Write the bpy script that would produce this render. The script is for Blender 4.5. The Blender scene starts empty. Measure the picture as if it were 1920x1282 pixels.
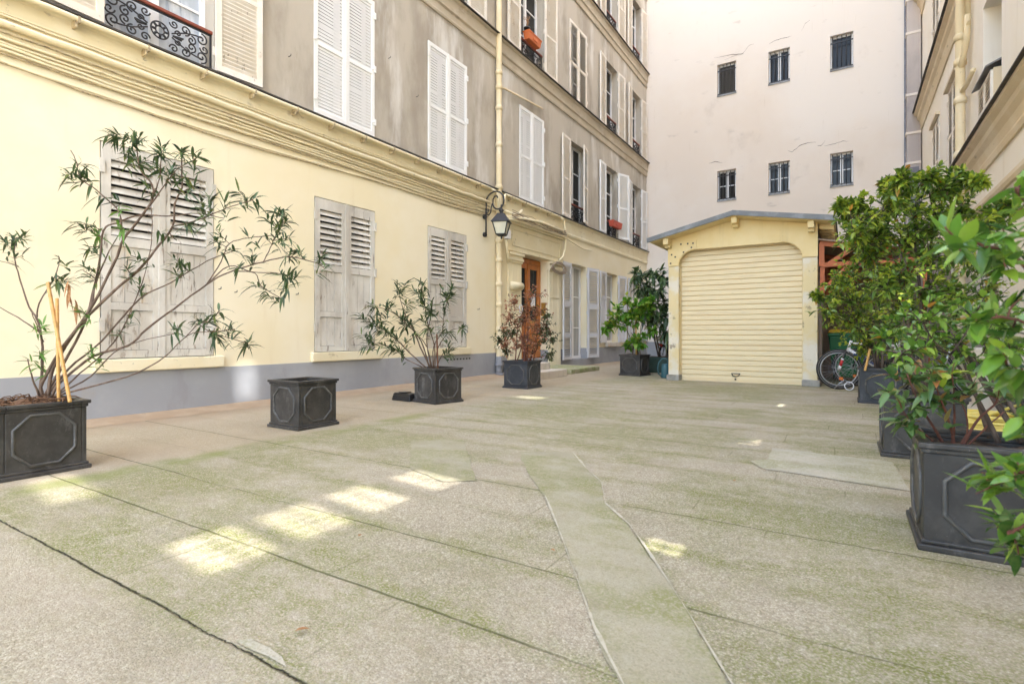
import bpy, math, random
from mathutils import Vector, Matrix
random.seed(7)
R=math.radians; PI=math.pi
S=bpy.context.scene; C=S.collection
# ---------------------------------------------------------------- camera numbers (used to measure the place from the photograph)
FOC=1005.; PX=960.; PY=627.; EYE=.9
TH=math.atan(628/FOC); SN,CS=math.sin(TH),math.cos(TH)
def at(x,y,zc):                     # a point seen at pixel x,y standing zc metres away
    a=(x-PX)/FOC*zc; b=(PY-y)/FOC*zc
    return Vector((-SN*zc+CS*a, CS*zc+SN*a, EYE+b))
def onX(X,x,y):
    a=(x-PX)/FOC; t=X/(-SN+a*CS); return ((CS+a*SN)*t, EYE+(PY-y)/FOC*t)
def onY(Y,x,y):
    a=(x-PX)/FOC; t=Y/(CS+a*SN); return ((-SN+a*CS)*t, EYE+(PY-y)/FOC*t)
def ground_at(x,y):
    zc=EYE*FOC/(y-PY); p=at(x,y,zc); return (p.x,p.y)
def depth(p): return -SN*p[0]+CS*p[1]
# ---------------------------------------------------------------- mesh helper
class MB:
    def __init__(s): s.v=[]; s.f=[]; s.sm=[]; s.mi=[]
    def add(s,vs,fs,smooth=False,mi=0):
        o=len(s.v); s.v+= [tuple(p) for p in vs]
        for f in fs: s.f.append([o+i for i in f]); s.sm.append(smooth); s.mi.append(mi)
    def hexa(s,p,mi=0):
        s.add(p,[(0,3,2,1),(4,5,6,7),(0,1,5,4),(1,2,6,5),(2,3,7,6),(3,0,4,7)],False,mi)
    def box(s,a,b,mi=0,f=None):
        x0,y0,z0=a; x1,y1,z1=b
        p=[(x0,y0,z0),(x1,y0,z0),(x1,y1,z0),(x0,y1,z0),(x0,y0,z1),(x1,y0,z1),(x1,y1,z1),(x0,y1,z1)]
        if f: p=[f(*q) for q in p]
        s.hexa(p,mi)
    def fbox(s,f,u0,u1,v0,v1,w0,w1,mi=0):
        s.box((u0,v0,w0),(u1,v1,w1),mi,f)
    def quad(s,a,b,c,d,mi=0): s.add([a,b,c,d],[(0,1,2,3)],False,mi)
    def tube(s,pts,r,n=6,mi=0,cap=True,closed=False):
        pts=[Vector(p) for p in pts]; k=len(pts)
        if k<2: return
        rs=r if isinstance(r,(list,tuple)) else [r]*k
        vs=[]; prev=None
        for i,p in enumerate(pts):
            if closed: t=pts[(i+1)%k]-pts[i-1]
            else: t=pts[min(i+1,k-1)]-pts[max(i-1,0)]
            if t.length<1e-9: t=Vector((0,0,1))
            t.normalize()
            if prev is None:
                a=Vector((0,0,1)) if abs(t.z)<.9 else Vector((1,0,0))
                n1=t.cross(a).normalized()
            else:
                n1=prev-t*prev.dot(t)
                if n1.length<1e-6: n1=t.orthogonal()
                n1.normalize()
            prev=n1; n2=t.cross(n1)
            for j in range(n):
                a=2*PI*j/n; vs.append(p+(n1*math.cos(a)+n2*math.sin(a))*rs[i])
        fs=[]
        for i in range(k if closed else k-1):
            i2=(i+1)%k
            for j in range(n): fs.append((i*n+j,i*n+(j+1)%n,i2*n+(j+1)%n,i2*n+j))
        if cap and not closed: fs.append(tuple(range(n-1,-1,-1))); fs.append(tuple((k-1)*n+j for j in range(n)))
        s.add(vs,fs,True,mi)
    def lathe(s,prof,c=(0,0,0),n=16,mi=0,sx=1,sy=1,smooth=True,rot=0):
        vs=[];fs=[]
        for r,z in prof:
            for j in range(n):
                a=2*PI*j/n+rot; vs.append((c[0]+sx*r*math.cos(a),c[1]+sy*r*math.sin(a),c[2]+z))
        for i in range(len(prof)-1):
            for j in range(n): fs.append((i*n+j,i*n+(j+1)%n,(i+1)*n+(j+1)%n,(i+1)*n+j))
        fs.append(tuple(range(n-1,-1,-1))); fs.append(tuple((len(prof)-1)*n+j for j in range(n)))
        s.add(vs,fs,smooth,mi)
    def prism(s,poly,d0,d1,f,mi=0):      # polygon (a,b) pushed from d0 to d1, f(a,b,d)
        n=len(poly); vs=[f(a,b,d0) for a,b in poly]+[f(a,b,d1) for a,b in poly]
        fs=[tuple(range(n-1,-1,-1)),tuple(range(n,2*n))]+[(i,(i+1)%n,n+(i+1)%n,n+i) for i in range(n)]
        s.add(vs,fs,False,mi)
    def build(s,name,mat,parent=None,world=True,bevel=0):
        vs=s.v
        if parent is not None and world:
            r=parent
            while r.parent: r=r.parent
            if r.type=='EMPTY' or r.get('ox') is not None:
                L=r.location; vs=[(p[0]-L.x,p[1]-L.y,p[2]-L.z) for p in vs]
        me=bpy.data.meshes.new(name); me.from_pydata(vs,[],s.f)
        me.polygons.foreach_set('use_smooth',s.sm); me.polygons.foreach_set('material_index',s.mi)
        for m in (mat if isinstance(mat,(list,tuple)) else [mat]): me.materials.append(m)
        me.update()
        o=bpy.data.objects.new(name,me); C.objects.link(o)
        if parent is not None: o.parent=parent
        if bevel:
            b=o.modifiers.new('Bevel','BEVEL'); b.width=bevel; b.segments=2; b.limit_method='ANGLE'; b.angle_limit=R(40)
        return o
def tag(o,label=None,cat=None,group=None,kind=None):
    if label: o['label']=label
    if cat: o['category']=cat
    if group: o['group']=group
    if kind: o['kind']=kind
    return o
def thing(name,label,cat,loc=(0,0,0),rz=0,group=None):
    o=bpy.data.objects.new(name,None); C.objects.link(o); o.location=loc; o.rotation_euler=(0,0,rz)
    o.empty_display_size=.2
    return tag(o,label,cat,group)
def copy_tree(o,parent=None,own=()):
    c=o.copy(); C.objects.link(c); c.parent=parent
    for ch in o.children: copy_tree(ch,c)
    return c
# ---------------------------------------------------------------- materials
def new_mat(name):
    m=bpy.data.materials.new(name); m.use_nodes=True; nt=m.node_tree
    return m,nt,nt.nodes['Principled BSDF']
def N(nt,t,**k):
    n=nt.nodes.new(t)
    for a,b in k.items(): setattr(n,a,b)
    return n
def coords(nt,stretch=(1,1,1)):
    g=N(nt,'ShaderNodeNewGeometry'); mp=N(nt,'ShaderNodeMapping'); mp.inputs['Scale'].default_value=stretch
    nt.links.new(g.outputs['Position'],mp.inputs['Vector']); return mp.outputs['Vector']
def noise(nt,scale,stretch=(1,1,1),detail=6,rough=.6,dist=0,vec=None):
    n=N(nt,'ShaderNodeTexNoise'); n.inputs['Scale'].default_value=scale; n.inputs['Detail'].default_value=detail
    n.inputs['Roughness'].default_value=rough; n.inputs['Distortion'].default_value=dist
    nt.links.new(vec or coords(nt,stretch),n.inputs['Vector']); return n.outputs['Fac']
def ramp(nt,fac,lo,hi,inv=False):
    m=N(nt,'ShaderNodeMapRange',interpolation_type='SMOOTHSTEP'); m.inputs['From Min'].default_value=lo; m.inputs['From Max'].default_value=hi
    if inv: m.inputs['To Min'].default_value=1; m.inputs['To Max'].default_value=0
    nt.links.new(fac,m.inputs['Value']); return m.outputs['Result']
def mth(nt,op,a,b=None,c=None):
    m=N(nt,'ShaderNodeMath',operation=op)
    for i,x in enumerate((a,b,c)):
        if x is None: continue
        if isinstance(x,(int,float)): m.inputs[i].default_value=x
        else: nt.links.new(x,m.inputs[i])
    return m.outputs[0]
def mix(nt,fac,a,b):
    m=N(nt,'ShaderNodeMix',data_type='RGBA')
    for k,x in ((0,fac),(6,a),(7,b)):
        if isinstance(x,(int,float)): m.inputs[k].default_value=x
        elif isinstance(x,(tuple,list)): m.inputs[k].default_value=(*x,1)
        else: nt.links.new(x,m.inputs[k])
    return m.outputs[2]
def bump(nt,b,h,strength=.3,dist=.01):
    n=N(nt,'ShaderNodeBump'); n.inputs['Strength'].default_value=strength; n.inputs['Distance'].default_value=dist
    nt.links.new(h,n.inputs['Height']); nt.links.new(n.outputs[0],b.inputs['Normal'])
def mat(name,col,rough=.8,layers=(),bmp=None,metal=0,spec=.5,coat=0):
    m,nt,b=new_mat(name); c=col
    for L in layers:          # (colour, scale, stretch, lo, hi, amount)
        f=ramp(nt,noise(nt,L[1],L[2]),L[3],L[4]); f=mth(nt,'MULTIPLY',f,L[5]); c=mix(nt,f,c,L[0])
    if isinstance(c,(tuple,list)): b.inputs['Base Color'].default_value=(*c,1)
    else: nt.links.new(c,b.inputs['Base Color'])
    b.inputs['Roughness'].default_value=rough; b.inputs['Metallic'].default_value=metal
    b.inputs['Specular IOR Level'].default_value=spec
    if bmp: bump(nt,b,noise(nt,bmp[0]),bmp[1],bmp[2] if len(bmp)>2 else .01)
    return m
V1=(1,1,1); VS=(2.2,2.2,.18)     # VS: stains that run downwards
M={}
M['yellow']=mat('yellow_plaster',(.77,.685,.475),.85,[((.81,.745,.58),.5,V1,.42,.62,.7),((.64,.52,.31),1.6,VS,.58,.78,.3),((.50,.42,.28),9,V1,.70,.78,.2)],(55,.12,.004))
M['trim']=mat('yellow_trim_paint',(.74,.655,.44),.75,[((.80,.735,.55),2.,V1,.45,.65,.6),((.30,.23,.15),5,(1,1,1.6),.60,.75,.55),((.12,.1,.08),16,V1,.66,.72,.5)],(40,.25,.005))
M['grey']=mat('grey_beige_plaster',(.47,.425,.355),.9,[((.28,.24,.19),.9,(1.4,1.4,.55),.43,.66,.7),((.66,.64,.60),1.0,(1.7,1.7,.4),.52,.70,.8),((.25,.21,.16),4,(2,2,.5),.62,.8,.35)],(60,.15,.004))
M['plinth']=mat('grey_plinth_paint',(.295,.305,.325),.8,[((.375,.385,.405),.9,V1,.4,.65,.7),((.24,.235,.25),3,(1,1,.4),.58,.75,.5),((.20,.17,.13),14,V1,.68,.76,.4),((.34,.27,.18),1.6,(1,1,.8),.60,.75,.35)],(50,.12,.004))
M['rear']=mat('pale_pink_plaster',(.70,.61,.52),.9,[((.75,.69,.625),.16,V1,.38,.62,.9),((.50,.42,.35),.8,(1,1,.7),.60,.74,.38),((.60,.48,.36),3,VS,.64,.8,.25),((.36,.31,.27),1.3,(.8,.8,1.8),.62,.76,.5),((.45,.36,.27),6,(2.5,2.5,.12),.66,.78,.35)],(40,.1,.004))
M['right']=mat('cream_plaster',(.80,.735,.62),.88,[((.83,.79,.72),.4,V1,.4,.62,.8),((.55,.46,.34),1.4,VS,.58,.76,.4)],(50,.12,.004))
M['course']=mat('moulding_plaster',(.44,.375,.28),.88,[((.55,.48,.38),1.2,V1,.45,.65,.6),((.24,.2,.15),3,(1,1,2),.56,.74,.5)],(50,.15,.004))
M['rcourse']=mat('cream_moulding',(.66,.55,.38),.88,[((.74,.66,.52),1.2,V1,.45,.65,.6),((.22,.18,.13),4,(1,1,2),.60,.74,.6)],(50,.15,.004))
M['zinc']=mat('weathered_zinc',(.19,.19,.185),.55,[((.32,.33,.35),3,V1,.45,.65,.7),((.07,.065,.06),7,V1,.58,.7,.6)],(30,.2,.004),metal=.3)
M['roofzinc']=mat('grey_roof_sheet',(.15,.16,.17),.6,[((.27,.285,.30),4,V1,.45,.65,.7),((.12,.12,.12),9,V1,.62,.72,.5)],(20,.3,.006),metal=.4)
M['drip']=mat('black_drip_edge',(.05,.045,.04),.7,[((.15,.13,.11),8,V1,.5,.7,.6)])
M['white']=mat('white_shutter_paint',(.80,.80,.79),.5,[((.70,.69,.66),4,(1,1,.5),.5,.75,.4)])
M['cream']=mat('weathered_cream_paint',(.72,.66,.57),.7,[((.80,.77,.72),3,V1,.45,.65,.6),((.22,.16,.11),15,(1,1,.5),.64,.70,.7),((.42,.31,.21),5,(1,1,.6),.62,.75,.5)],(80,.2,.003))
M['greyshut']=mat('light_grey_shutter_paint',(.60,.60,.62),.6,[((.70,.70,.71),3,V1,.45,.65,.5),((.33,.30,.27),14,V1,.68,.74,.5)])
def peeling():
    m,nt,b=new_mat('peeling_grey_white_paint')
    c=mix(nt,ramp(nt,noise(nt,2.5,(1,1,.5)),.4,.65),(.48,.45,.395),(.62,.595,.535))
    g=N(nt,'ShaderNodeSeparateXYZ'); gg=N(nt,'ShaderNodeNewGeometry'); nt.links.new(gg.outputs['Position'],g.inputs[0])
    low=ramp(nt,g.outputs['Z'],.6,1.5,True)
    n=mth(nt,'ADD',noise(nt,9,(1.6,1.6,.28),8,.7),mth(nt,'MULTIPLY',low,.045))
    wear=ramp(nt,n,.585,.67)
    wood=mix(nt,ramp(nt,noise(nt,20,(1.5,1.5,.15)),.4,.6),(.13,.10,.075),(.30,.25,.20))
    c=mix(nt,mth(nt,'MULTIPLY',wear,.85),c,wood)
    c=mix(nt,mth(nt,'MULTIPLY',ramp(nt,noise(nt,3.3,(1,1,.3)),.6,.72),.45),c,(.58,.42,.20))
    nt.links.new(c,b.inputs['Base Color']); b.inputs['Roughness'].default_value=.8
    bump(nt,b,mth(nt,'SUBTRACT',noise(nt,60,(1,1,.2)),wear),.4,.003); return m
M['peel']=peeling()
M['oldhook']=mat('rusty_painted_hook',(.36,.29,.18),.8,[((.60,.50,.32),16,V1,.45,.6,.7),((.12,.09,.06),20,V1,.55,.65,.7)])
M['iron']=mat('black_wrought_iron',(.022,.022,.025),.5,[((.07,.06,.055),20,V1,.55,.7,.5)],(60,.2,.003))
M['rail']=mat('red_brown_handrail',(.23,.055,.032),.5,[((.12,.04,.03),8,V1,.5,.7,.6)])
M['glass']=mat('window_glass',(.030,.030,.030),.08,spec=.18)
M['glasssky']=mat('sky_painted_window_glass',(.40,.45,.52),.08,[((.68,.72,.76),1.6,(1,2,.8),.42,.62,.9),((.10,.14,.22),2.3,(1,2.5,.5),.56,.7,.8)],spec=.6)  # sky reflection and pale curtains painted into the glass colour
M['glass2']=mat('curtained_window_glass',(.42,.42,.40),.1,[((.30,.30,.29),3,(8,8,.3),.45,.6,.6)],spec=.8)
M['frame']=mat('white_window_frame',(.80,.80,.80),.45,[((.68,.67,.64),6,V1,.55,.7,.4)])
M['dark']=mat('dark_room',(.02,.02,.02),.9)
def lead(name,c0,c1,c2):
    m,nt,b=new_mat(name)
    oi=N(nt,'ShaderNodeObjectInfo'); g=N(nt,'ShaderNodeNewGeometry')
    c=mix(nt,ramp(nt,noise(nt,5,V1,8,.65),.42,.62),c0,c1)
    c=mix(nt,mth(nt,'MULTIPLY',ramp(nt,noise(nt,9,(1,1,.45),10,.75),.53,.70),.75),c,c2)
    c=mix(nt,mth(nt,'MULTIPLY',ramp(nt,noise(nt,90),.66,.72),.35),c,(.45,.45,.44))
    nt.links.new(c,b.inputs['Base Color']); b.inputs['Roughness'].default_value=.5; b.inputs['Specular IOR Level'].default_value=.45
    bump(nt,b,noise(nt,35,V1,8),.25,.004); return m
M['lead']=lead('dark_lead_planter',(.034,.032,.031),(.058,.055,.052),(.15,.145,.138))
M['leadblue']=lead('slate_blue_planter',(.034,.038,.047),(.050,.055,.066),(.10,.105,.115))
M['mould']=mat('worn_lead_moulding',(.075,.074,.072),.5,[((.17,.17,.165),9,V1,.50,.68,.8),((.04,.04,.04),20,V1,.55,.65,.6)],(50,.2,.003))
M['soil']=mat('dry_soil',(.055,.037,.025),.95,[((.14,.09,.055),25,V1,.5,.6,.8)],(40,.9,.03))
M['peat']=mat('brown_root_fibre',(.11,.055,.028),.95,[((.22,.12,.06),30,V1,.5,.6,.8)])
M['stone']=mat('pale_stone_step',(.58,.52,.44),.85,[((.40,.34,.26),5,(2,2,.4),.5,.7,.6),((.28,.30,.16),3,V1,.58,.75,.4)],(40,.3,.005))
M['moss']=mat('mossy_stone_slab',(.38,.36,.22),.9,[((.22,.26,.08),5,V1,.42,.65,.8),((.55,.52,.42),7,V1,.55,.7,.6)],(30,.4,.008))
M['garage']=mat('yellow_garage_paint',(.74,.59,.30),.7,[((.80,.68,.42),1.8,V1,.4,.65,.5),((.50,.40,.22),2.5,VS,.55,.75,.35),((.30,.25,.18),13,V1,.68,.75,.4)],(30,.15,.004))
M['post']=mat('dirty_yellow_post',(.70,.58,.33),.85,[((.72,.68,.60),2.5,V1,.45,.62,.8),((.16,.13,.10),7,(1,1,.8),.60,.70,.65)],(25,.4,.008))
M['shut']=mat('cream_roller_shutter',(.76,.64,.41),.5,[((.48,.39,.26),3,(.25,1,9),.56,.74,.45),((.36,.28,.18),7,(1,1,2.5),.68,.76,.45),((.72,.58,.36),1.3,(.5,1,4),.45,.65,.5),((.5,.4,.25),9,V1,.68,.76,.3)])
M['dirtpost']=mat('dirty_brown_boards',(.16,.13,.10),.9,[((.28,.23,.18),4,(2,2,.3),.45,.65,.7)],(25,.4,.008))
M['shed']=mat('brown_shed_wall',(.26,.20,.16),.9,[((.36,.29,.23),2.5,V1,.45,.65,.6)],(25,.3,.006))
M['orange']=mat('orange_stained_timber',(.42,.115,.035),.6,[((.28,.075,.03),8,(.4,2,2),.45,.65,.6)],(40,.2,.003))
M['panel']=mat('brown_roof_panel',(.22,.15,.11),.7,[((.32,.25,.2),5,V1,.45,.6,.6)])
M['doorwood']=mat('varnished_orange_wood',(.55,.19,.035),.38,[((.30,.085,.02),10,(3,3,.25),.42,.62,.7)],(40,.1,.002))
M['brass']=mat('brass_plate',(.55,.38,.10),.35,[((.30,.2,.06),9,V1,.5,.65,.6)],metal=.8)
M['paper']=mat('printed_paper_notice',(.78,.78,.80),.7,[((.08,.08,.10),34,(1,1,1.6),.56,.6,.9)])
M['terra']=mat('orange_plastic_trough',(.62,.16,.045),.55,[((.5,.12,.04),6,V1,.5,.7,.5)])
M['redbox']=mat('red_plastic_trough',(.55,.09,.05),.55,[((.4,.07,.04),6,V1,.5,.7,.5)])
M['pipe']=mat('cream_painted_pipe',(.70,.58,.36),.6,[((.78,.70,.54),2,(1,1,.6),.45,.65,.6),((.42,.34,.24),3.4,(1,1,.5),.60,.68,.55),((.10,.08,.06),18,V1,.66,.72,.4)],(30,.2,.004))
M['pipegrey']=mat('grey_cast_iron_pipe',(.22,.22,.23),.6,[((.12,.12,.12),9,V1,.5,.65,.6)])
M['cable']=mat('painted_conduit',(.75,.67,.46),.6,[((.78,.68,.44),4,(1,1,1),.45,.65,.6),((.32,.25,.15),9,V1,.63,.7,.5)])
M['flue']=mat('cement_flue_sleeve',(.40,.355,.335),.85,[((.56,.50,.46),.9,(1,1,.35),.42,.62,.8),((.20,.18,.20),2.2,(1,1,.5),.60,.75,.5)],(30,.2,.005))
M['slate']=mat('dark_slate_plate',(.17,.17,.20),.7,[((.26,.26,.29),4,V1,.45,.65,.6)])
M['tyre']=mat('black_rubber',(.022,.021,.02),.75,[((.06,.055,.05),16,V1,.5,.65,.6)],(90,.3,.003))
M['steel']=mat('bright_steel',(.55,.55,.56),.3,metal=.9)
M['alu']=mat('grey_aluminium_rim',(.42,.42,.43),.4,metal=.7)
M['whitep']=mat('white_gloss_paint',(.78,.78,.80),.3,[((.6,.6,.62),9,V1,.6,.7,.3)])
M['bluep']=mat('blue_gloss_paint',(.03,.07,.25),.35)
M['redp']=mat('red_gloss_paint',(.50,.025,.025),.35)
M['blackp']=mat('black_gloss_paint',(.018,.018,.02),.35)
M['orefl']=mat('orange_reflector',(.65,.16,.02),.25)
M['teal']=mat('teal_plastic',(.035,.11,.13),.45,[((.06,.15,.17),4,V1,.45,.65,.6)])
M['green']=mat('dark_green_plastic',(.03,.065,.055),.55,[((.05,.09,.075),4,V1,.45,.65,.6)])
M['bin']=mat('green_bin_plastic',(.02,.15,.05),.5,[((.015,.10,.035),4,V1,.45,.65,.6)])
M['lid']=mat('yellow_bin_lid',(.70,.42,.03),.5)
M['hose']=mat('yellow_hose',(.80,.66,.16),.4,[((.70,.58,.25),9,V1,.5,.65,.5)])
M['blackplas']=mat('black_plastic',(.014,.014,.014),.4,[((.03,.03,.03),12,V1,.5,.65,.6)])
M['bamboo']=mat('bamboo_cane',(.58,.33,.10),.5,[((.42,.22,.07),9,(1,1,3),.5,.62,.6)])
M['stake']=mat('brown_wooden_stake',(.17,.075,.04),.8)
M['bark']=mat('brown_bark',(.10,.064,.043),.85,[((.19,.135,.10),14,(1.5,1.5,.4),.45,.62,.8),((.08,.055,.04),30,V1,.58,.66,.6)],(60,.5,.004))
M['darkbark']=mat('dark_bark',(.065,.045,.035),.85,[((.13,.095,.07),14,(1.5,1.5,.4),.45,.62,.8)],(60,.5,.004))
M['redstem']=mat('reddish_stem',(.16,.06,.04),.8,[((.09,.04,.03),14,V1,.45,.62,.8)])
M['lampglass']=mat('frosted_lantern_glass',(.52,.52,.42),.25,[((.62,.60,.48),6,V1,.4,.6,.6)],spec=.7)
M['crack']=mat('plaster_crack',(.17,.13,.11),.95)
M['box']=mat('white_sensor_box',(.75,.75,.74),.5)
M['deadleaf']=mat('dead_leaf',(.30,.14,.05),.8,[((.42,.25,.12),30,V1,.45,.6,.7)])
M['lawn']=None
def leafmat(name,cols,rough=.38,trans=.25,spec=.5):
    m,nt,b=new_mat(name)
    g=N(nt,'ShaderNodeNewGeometry'); cr=N(nt,'ShaderNodeValToRGB'); e=cr.color_ramp
    while len(e.elements)<len(cols): e.elements.new(.5)
    for i,(p,c) in enumerate(cols): e.elements[i].position=p; e.elements[i].color=(*c,1)
    nt.links.new(g.outputs['Random Per Island'],cr.inputs[0])
    c=mix(nt,mth(nt,'MULTIPLY',ramp(nt,noise(nt,45,V1,3),.4,.7),.35),cr.outputs[0],(.20,.25,.06))
    nt.links.new(c,b.inputs['Base Color']); b.inputs['Roughness'].default_value=rough; b.inputs['Specular IOR Level'].default_value=spec
    t=N(nt,'ShaderNodeBsdfTranslucent'); nt.links.new(cr.outputs[0],t.inputs['Color'])
    ms=N(nt,'ShaderNodeMixShader'); ms.inputs[0].default_value=trans
    nt.links.new(b.outputs[0],ms.inputs[1]); nt.links.new(t.outputs[0],ms.inputs[2])
    nt.links.new(ms.outputs[0],nt.nodes['Material Output'].inputs[0]); return m
M['oleander']=leafmat('oleander_leaf',[(0,(.02,.05,.022)),(.5,(.04,.085,.033)),(.85,(.07,.13,.045)),(1,(.20,.24,.06))],.42,.18)
M['youngol']=leafmat('young_oleander_leaf',[(0,(.09,.22,.04)),(1,(.17,.33,.06))],.4,.3)
M['leafmid']=leafmat('mid_green_leaf',[(0,(.04,.09,.014)),(.35,(.09,.175,.024)),(.7,(.16,.27,.035)),(1,(.27,.36,.05))],.32,.32,.6)
M['leafnew']=leafmat('bright_new_leaf',[(0,(.24,.38,.03)),(.5,(.40,.50,.05)),(1,(.56,.58,.10))],.35,.45)
M['hydr']=leafmat('bright_green_leaf',[(0,(.07,.22,.02)),(.5,(.12,.32,.03)),(1,(.28,.42,.05))],.4,.35)
M['loquat']=leafmat('dark_loquat_leaf',[(0,(.025,.06,.03)),(.6,(.055,.11,.045)),(1,(.12,.19,.06))],.4,.15)
M['redleaf']=leafmat('reddish_leaf',[(0,(.24,.075,.045)),(.4,(.42,.16,.09)),(.7,(.55,.28,.19)),(1,(.16,.10,.05))],.45,.25)
M['grnleaf']=leafmat('dull_green_leaf',[(0,(.03,.055,.025)),(.6,(.06,.10,.045)),(1,(.12,.13,.06))],.42,.2)
M['rhodo']=leafmat('rhododendron_leaf',[(0,(.05,.12,.03)),(.5,(.10,.20,.06)),(.8,(.17,.26,.08)),(.93,(.36,.26,.09)),(1,(.48,.20,.07))],.35,.3)
M['fglaurel']=leafmat('laurel_leaf',[(0,(.02,.065,.015)),(.35,(.06,.16,.025)),(.7,(.15,.30,.035)),(1,(.29,.44,.05))],.26,.25,.6)
M['fgnew']=leafmat('young_laurel_leaf',[(0,(.09,.23,.03)),(.6,(.15,.32,.035)),(1,(.27,.42,.06))],.3,.35,.6)
M['glossy']=leafmat('glossy_green_leaf',[(0,(.035,.10,.016)),(.4,(.095,.21,.028)),(.75,(.18,.34,.04)),(1,(.31,.44,.06))],.28,.28,.6)
M['oldleaf']=leafmat('yellowed_leaf',[(0,(.50,.30,.05)),(1,(.55,.22,.05))],.5,.3)
EXPO=3.4
# ================================================================ THE SETTING : ground
def ground_mat():
    m,nt,b=new_mat('aggregate_concrete')
    g=N(nt,'ShaderNodeNewGeometry'); sp=N(nt,'ShaderNodeSeparateXYZ'); nt.links.new(g.outputs['Position'],sp.inputs[0])
    x,y=sp.outputs['X'],sp.outputs['Y']
    # pebbles of the exposed aggregate
    vo=N(nt,'ShaderNodeTexVoronoi'); vo.inputs['Scale'].default_value=150; nt.links.new(g.outputs['Position'],vo.inputs['Vector'])
    hs=N(nt,'ShaderNodeSeparateColor'); nt.links.new(vo.outputs['Color'],hs.inputs[0])
    c=mix(nt,hs.outputs[0],(.335,.295,.205),(.60,.545,.415))
    c=mix(nt,mth(nt,'MULTIPLY',ramp(nt,hs.outputs[1],.86,.9),.6),c,(.70,.64,.50))
    c=mix(nt,mth(nt,'MULTIPLY',ramp(nt,hs.outputs[2],.84,.9),.55),c,(.20,.16,.11))
    c=mix(nt,mth(nt,'MULTIPLY',ramp(nt,vo.outputs['Distance'],.45,.8),.35),c,(.19,.15,.10))
    fine=noise(nt,230,V1,2); c=mix(nt,ramp(nt,fine,.35,.65),mix(nt,.30,c,(.16,.12,.08)),c)
    c=mix(nt,mth(nt,'MULTIPLY',ramp(nt,noise(nt,38,V1,5,.75),.48,.68),.42),c,(.24,.19,.12))
    c=mix(nt,mth(nt,'MULTIPLY',ramp(nt,noise(nt,.7,V1,5),.4,.65),.45),c,(.49,.415,.33))
    # damp stripes drawn out along the slabs
    c=mix(nt,mth(nt,'MULTIPLY',ramp(nt,noise(nt,1.3,(1,1.7,1),8,.75),.45,.70),.4),c,(.27,.225,.155))
    # tan strip along the left wall
    wallband=ramp(nt,mth(nt,'ADD',x,mth(nt,'MULTIPLY',mth(nt,'SUBTRACT',noise(nt,1.5),.5),.5)),-4.3,-3.95,True)
    c=mix(nt,mth(nt,'MULTIPLY',wallband,.5),c,(.41,.325,.22)); c=mix(nt,mth(nt,'MULTIPLY',ramp(nt,mth(nt,'ADD',x,mth(nt,'MULTIPLY',noise(nt,2.),.7)),-5.9,-5.2,True),.6),c,(.31,.22,.135))
    # joints
    wob=mth(nt,'MULTIPLY',mth(nt,'SUBTRACT',noise(nt,2.5,V1,4),.5),.03)
    yy=mth(nt,'ADD',y,wob)
    ty=mth(nt,'PINGPONG',mth(nt,'SUBTRACT',yy,.89),.228)
    joint=ramp(nt,ty,.002,.0085,True)
    band=ramp(nt,ty,.0,.11,True)
    xx=mth(nt,'ADD',x,wob)
    row=mth(nt,'FLOOR',mth(nt,'DIVIDE',mth(nt,'SUBTRACT',yy,.89),.456))
    tx=mth(nt,'PINGPONG',mth(nt,'ADD',mth(nt,'ADD',xx,20.),mth(nt,'MULTIPLY',row,.37)),.52)
    jx=ramp(nt,tx,.001,.006,True)
    # moss
    mossn=noise(nt,.62,V1,6,.62,.4); far=ramp(nt,y,9.5,14,True)
    mo=ramp(nt,mth(nt,'ADD',mossn,mth(nt,'MULTIPLY',band,.11)),.41,.62)
    streak=ramp(nt,noise(nt,2.6,(.9,1.7,1),8,.75),.30,.60)
    mo=mth(nt,'MULTIPLY',mth(nt,'MULTIPLY',mo,streak),mth(nt,'SUBTRACT',1,mth(nt,'MULTIPLY',wallband,.85)))
    near=ramp(nt,y,.75,.95); mo=mth(nt,'MULTIPLY',mo,mth(nt,'ADD',mth(nt,'MULTIPLY',near,.8),.2))
    for (sx,sy,sr) in ((-3.35,3.35,.95),(-3.0,5.6,1.15),(-3.55,1.75,.75),(.3,1.5,1.0),(-1.9,4.6,.9),(-1.6,9.2,1.6),(-.2,2.9,.9)):
        dd=mth(nt,'SQRT',mth(nt,'ADD',mth(nt,'POWER',mth(nt,'SUBTRACT',x,sx),2),mth(nt,'POWER',mth(nt,'MULTIPLY',mth(nt,'SUBTRACT',y,sy),1.5),2)))
        dd=mth(nt,'ADD',dd,mth(nt,'MULTIPLY',mth(nt,'SUBTRACT',noise(nt,1.9,V1,7,.7),.5),1.6*sr)); mo=mth(nt,'MAXIMUM',mo,mth(nt,'MULTIPLY',ramp(nt,dd,.25*sr,sr,True),.85))
    grain=mth(nt,'MULTIPLY',ramp(nt,noise(nt,110,V1,3),.36,.58),ramp(nt,noise(nt,17,V1,6,.75),.30,.55))
    c=mix(nt,mth(nt,'MULTIPLY',mth(nt,'MULTIPLY',mo,grain),.95),c,(.165,.185,.03))
    # green edge of the paved field along the wall strip
    e=mth(nt,'ABSOLUTE',mth(nt,'ADD',x,4.03)); eg=mth(nt,'MULTIPLY',ramp(nt,e,.02,.22,True),ramp(nt,noise(nt,2.6),.36,.56))
    eg=mth(nt,'MULTIPLY',eg,ramp(nt,y,4.2,5.5,True))
    c=mix(nt,mth(nt,'MULTIPLY',eg,.6),c,(.19,.22,.04))
    wn=N(nt,'ShaderNodeTexWhiteNoise',noise_dimensions='1D'); nt.links.new(mth(nt,'ADD',mth(nt,'FLOOR',mth(nt,'DIVIDE',mth(nt,'ADD',mth(nt,'SUBTRACT',yy,.89),.228),.456)),.37),wn.inputs['W'])
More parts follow.
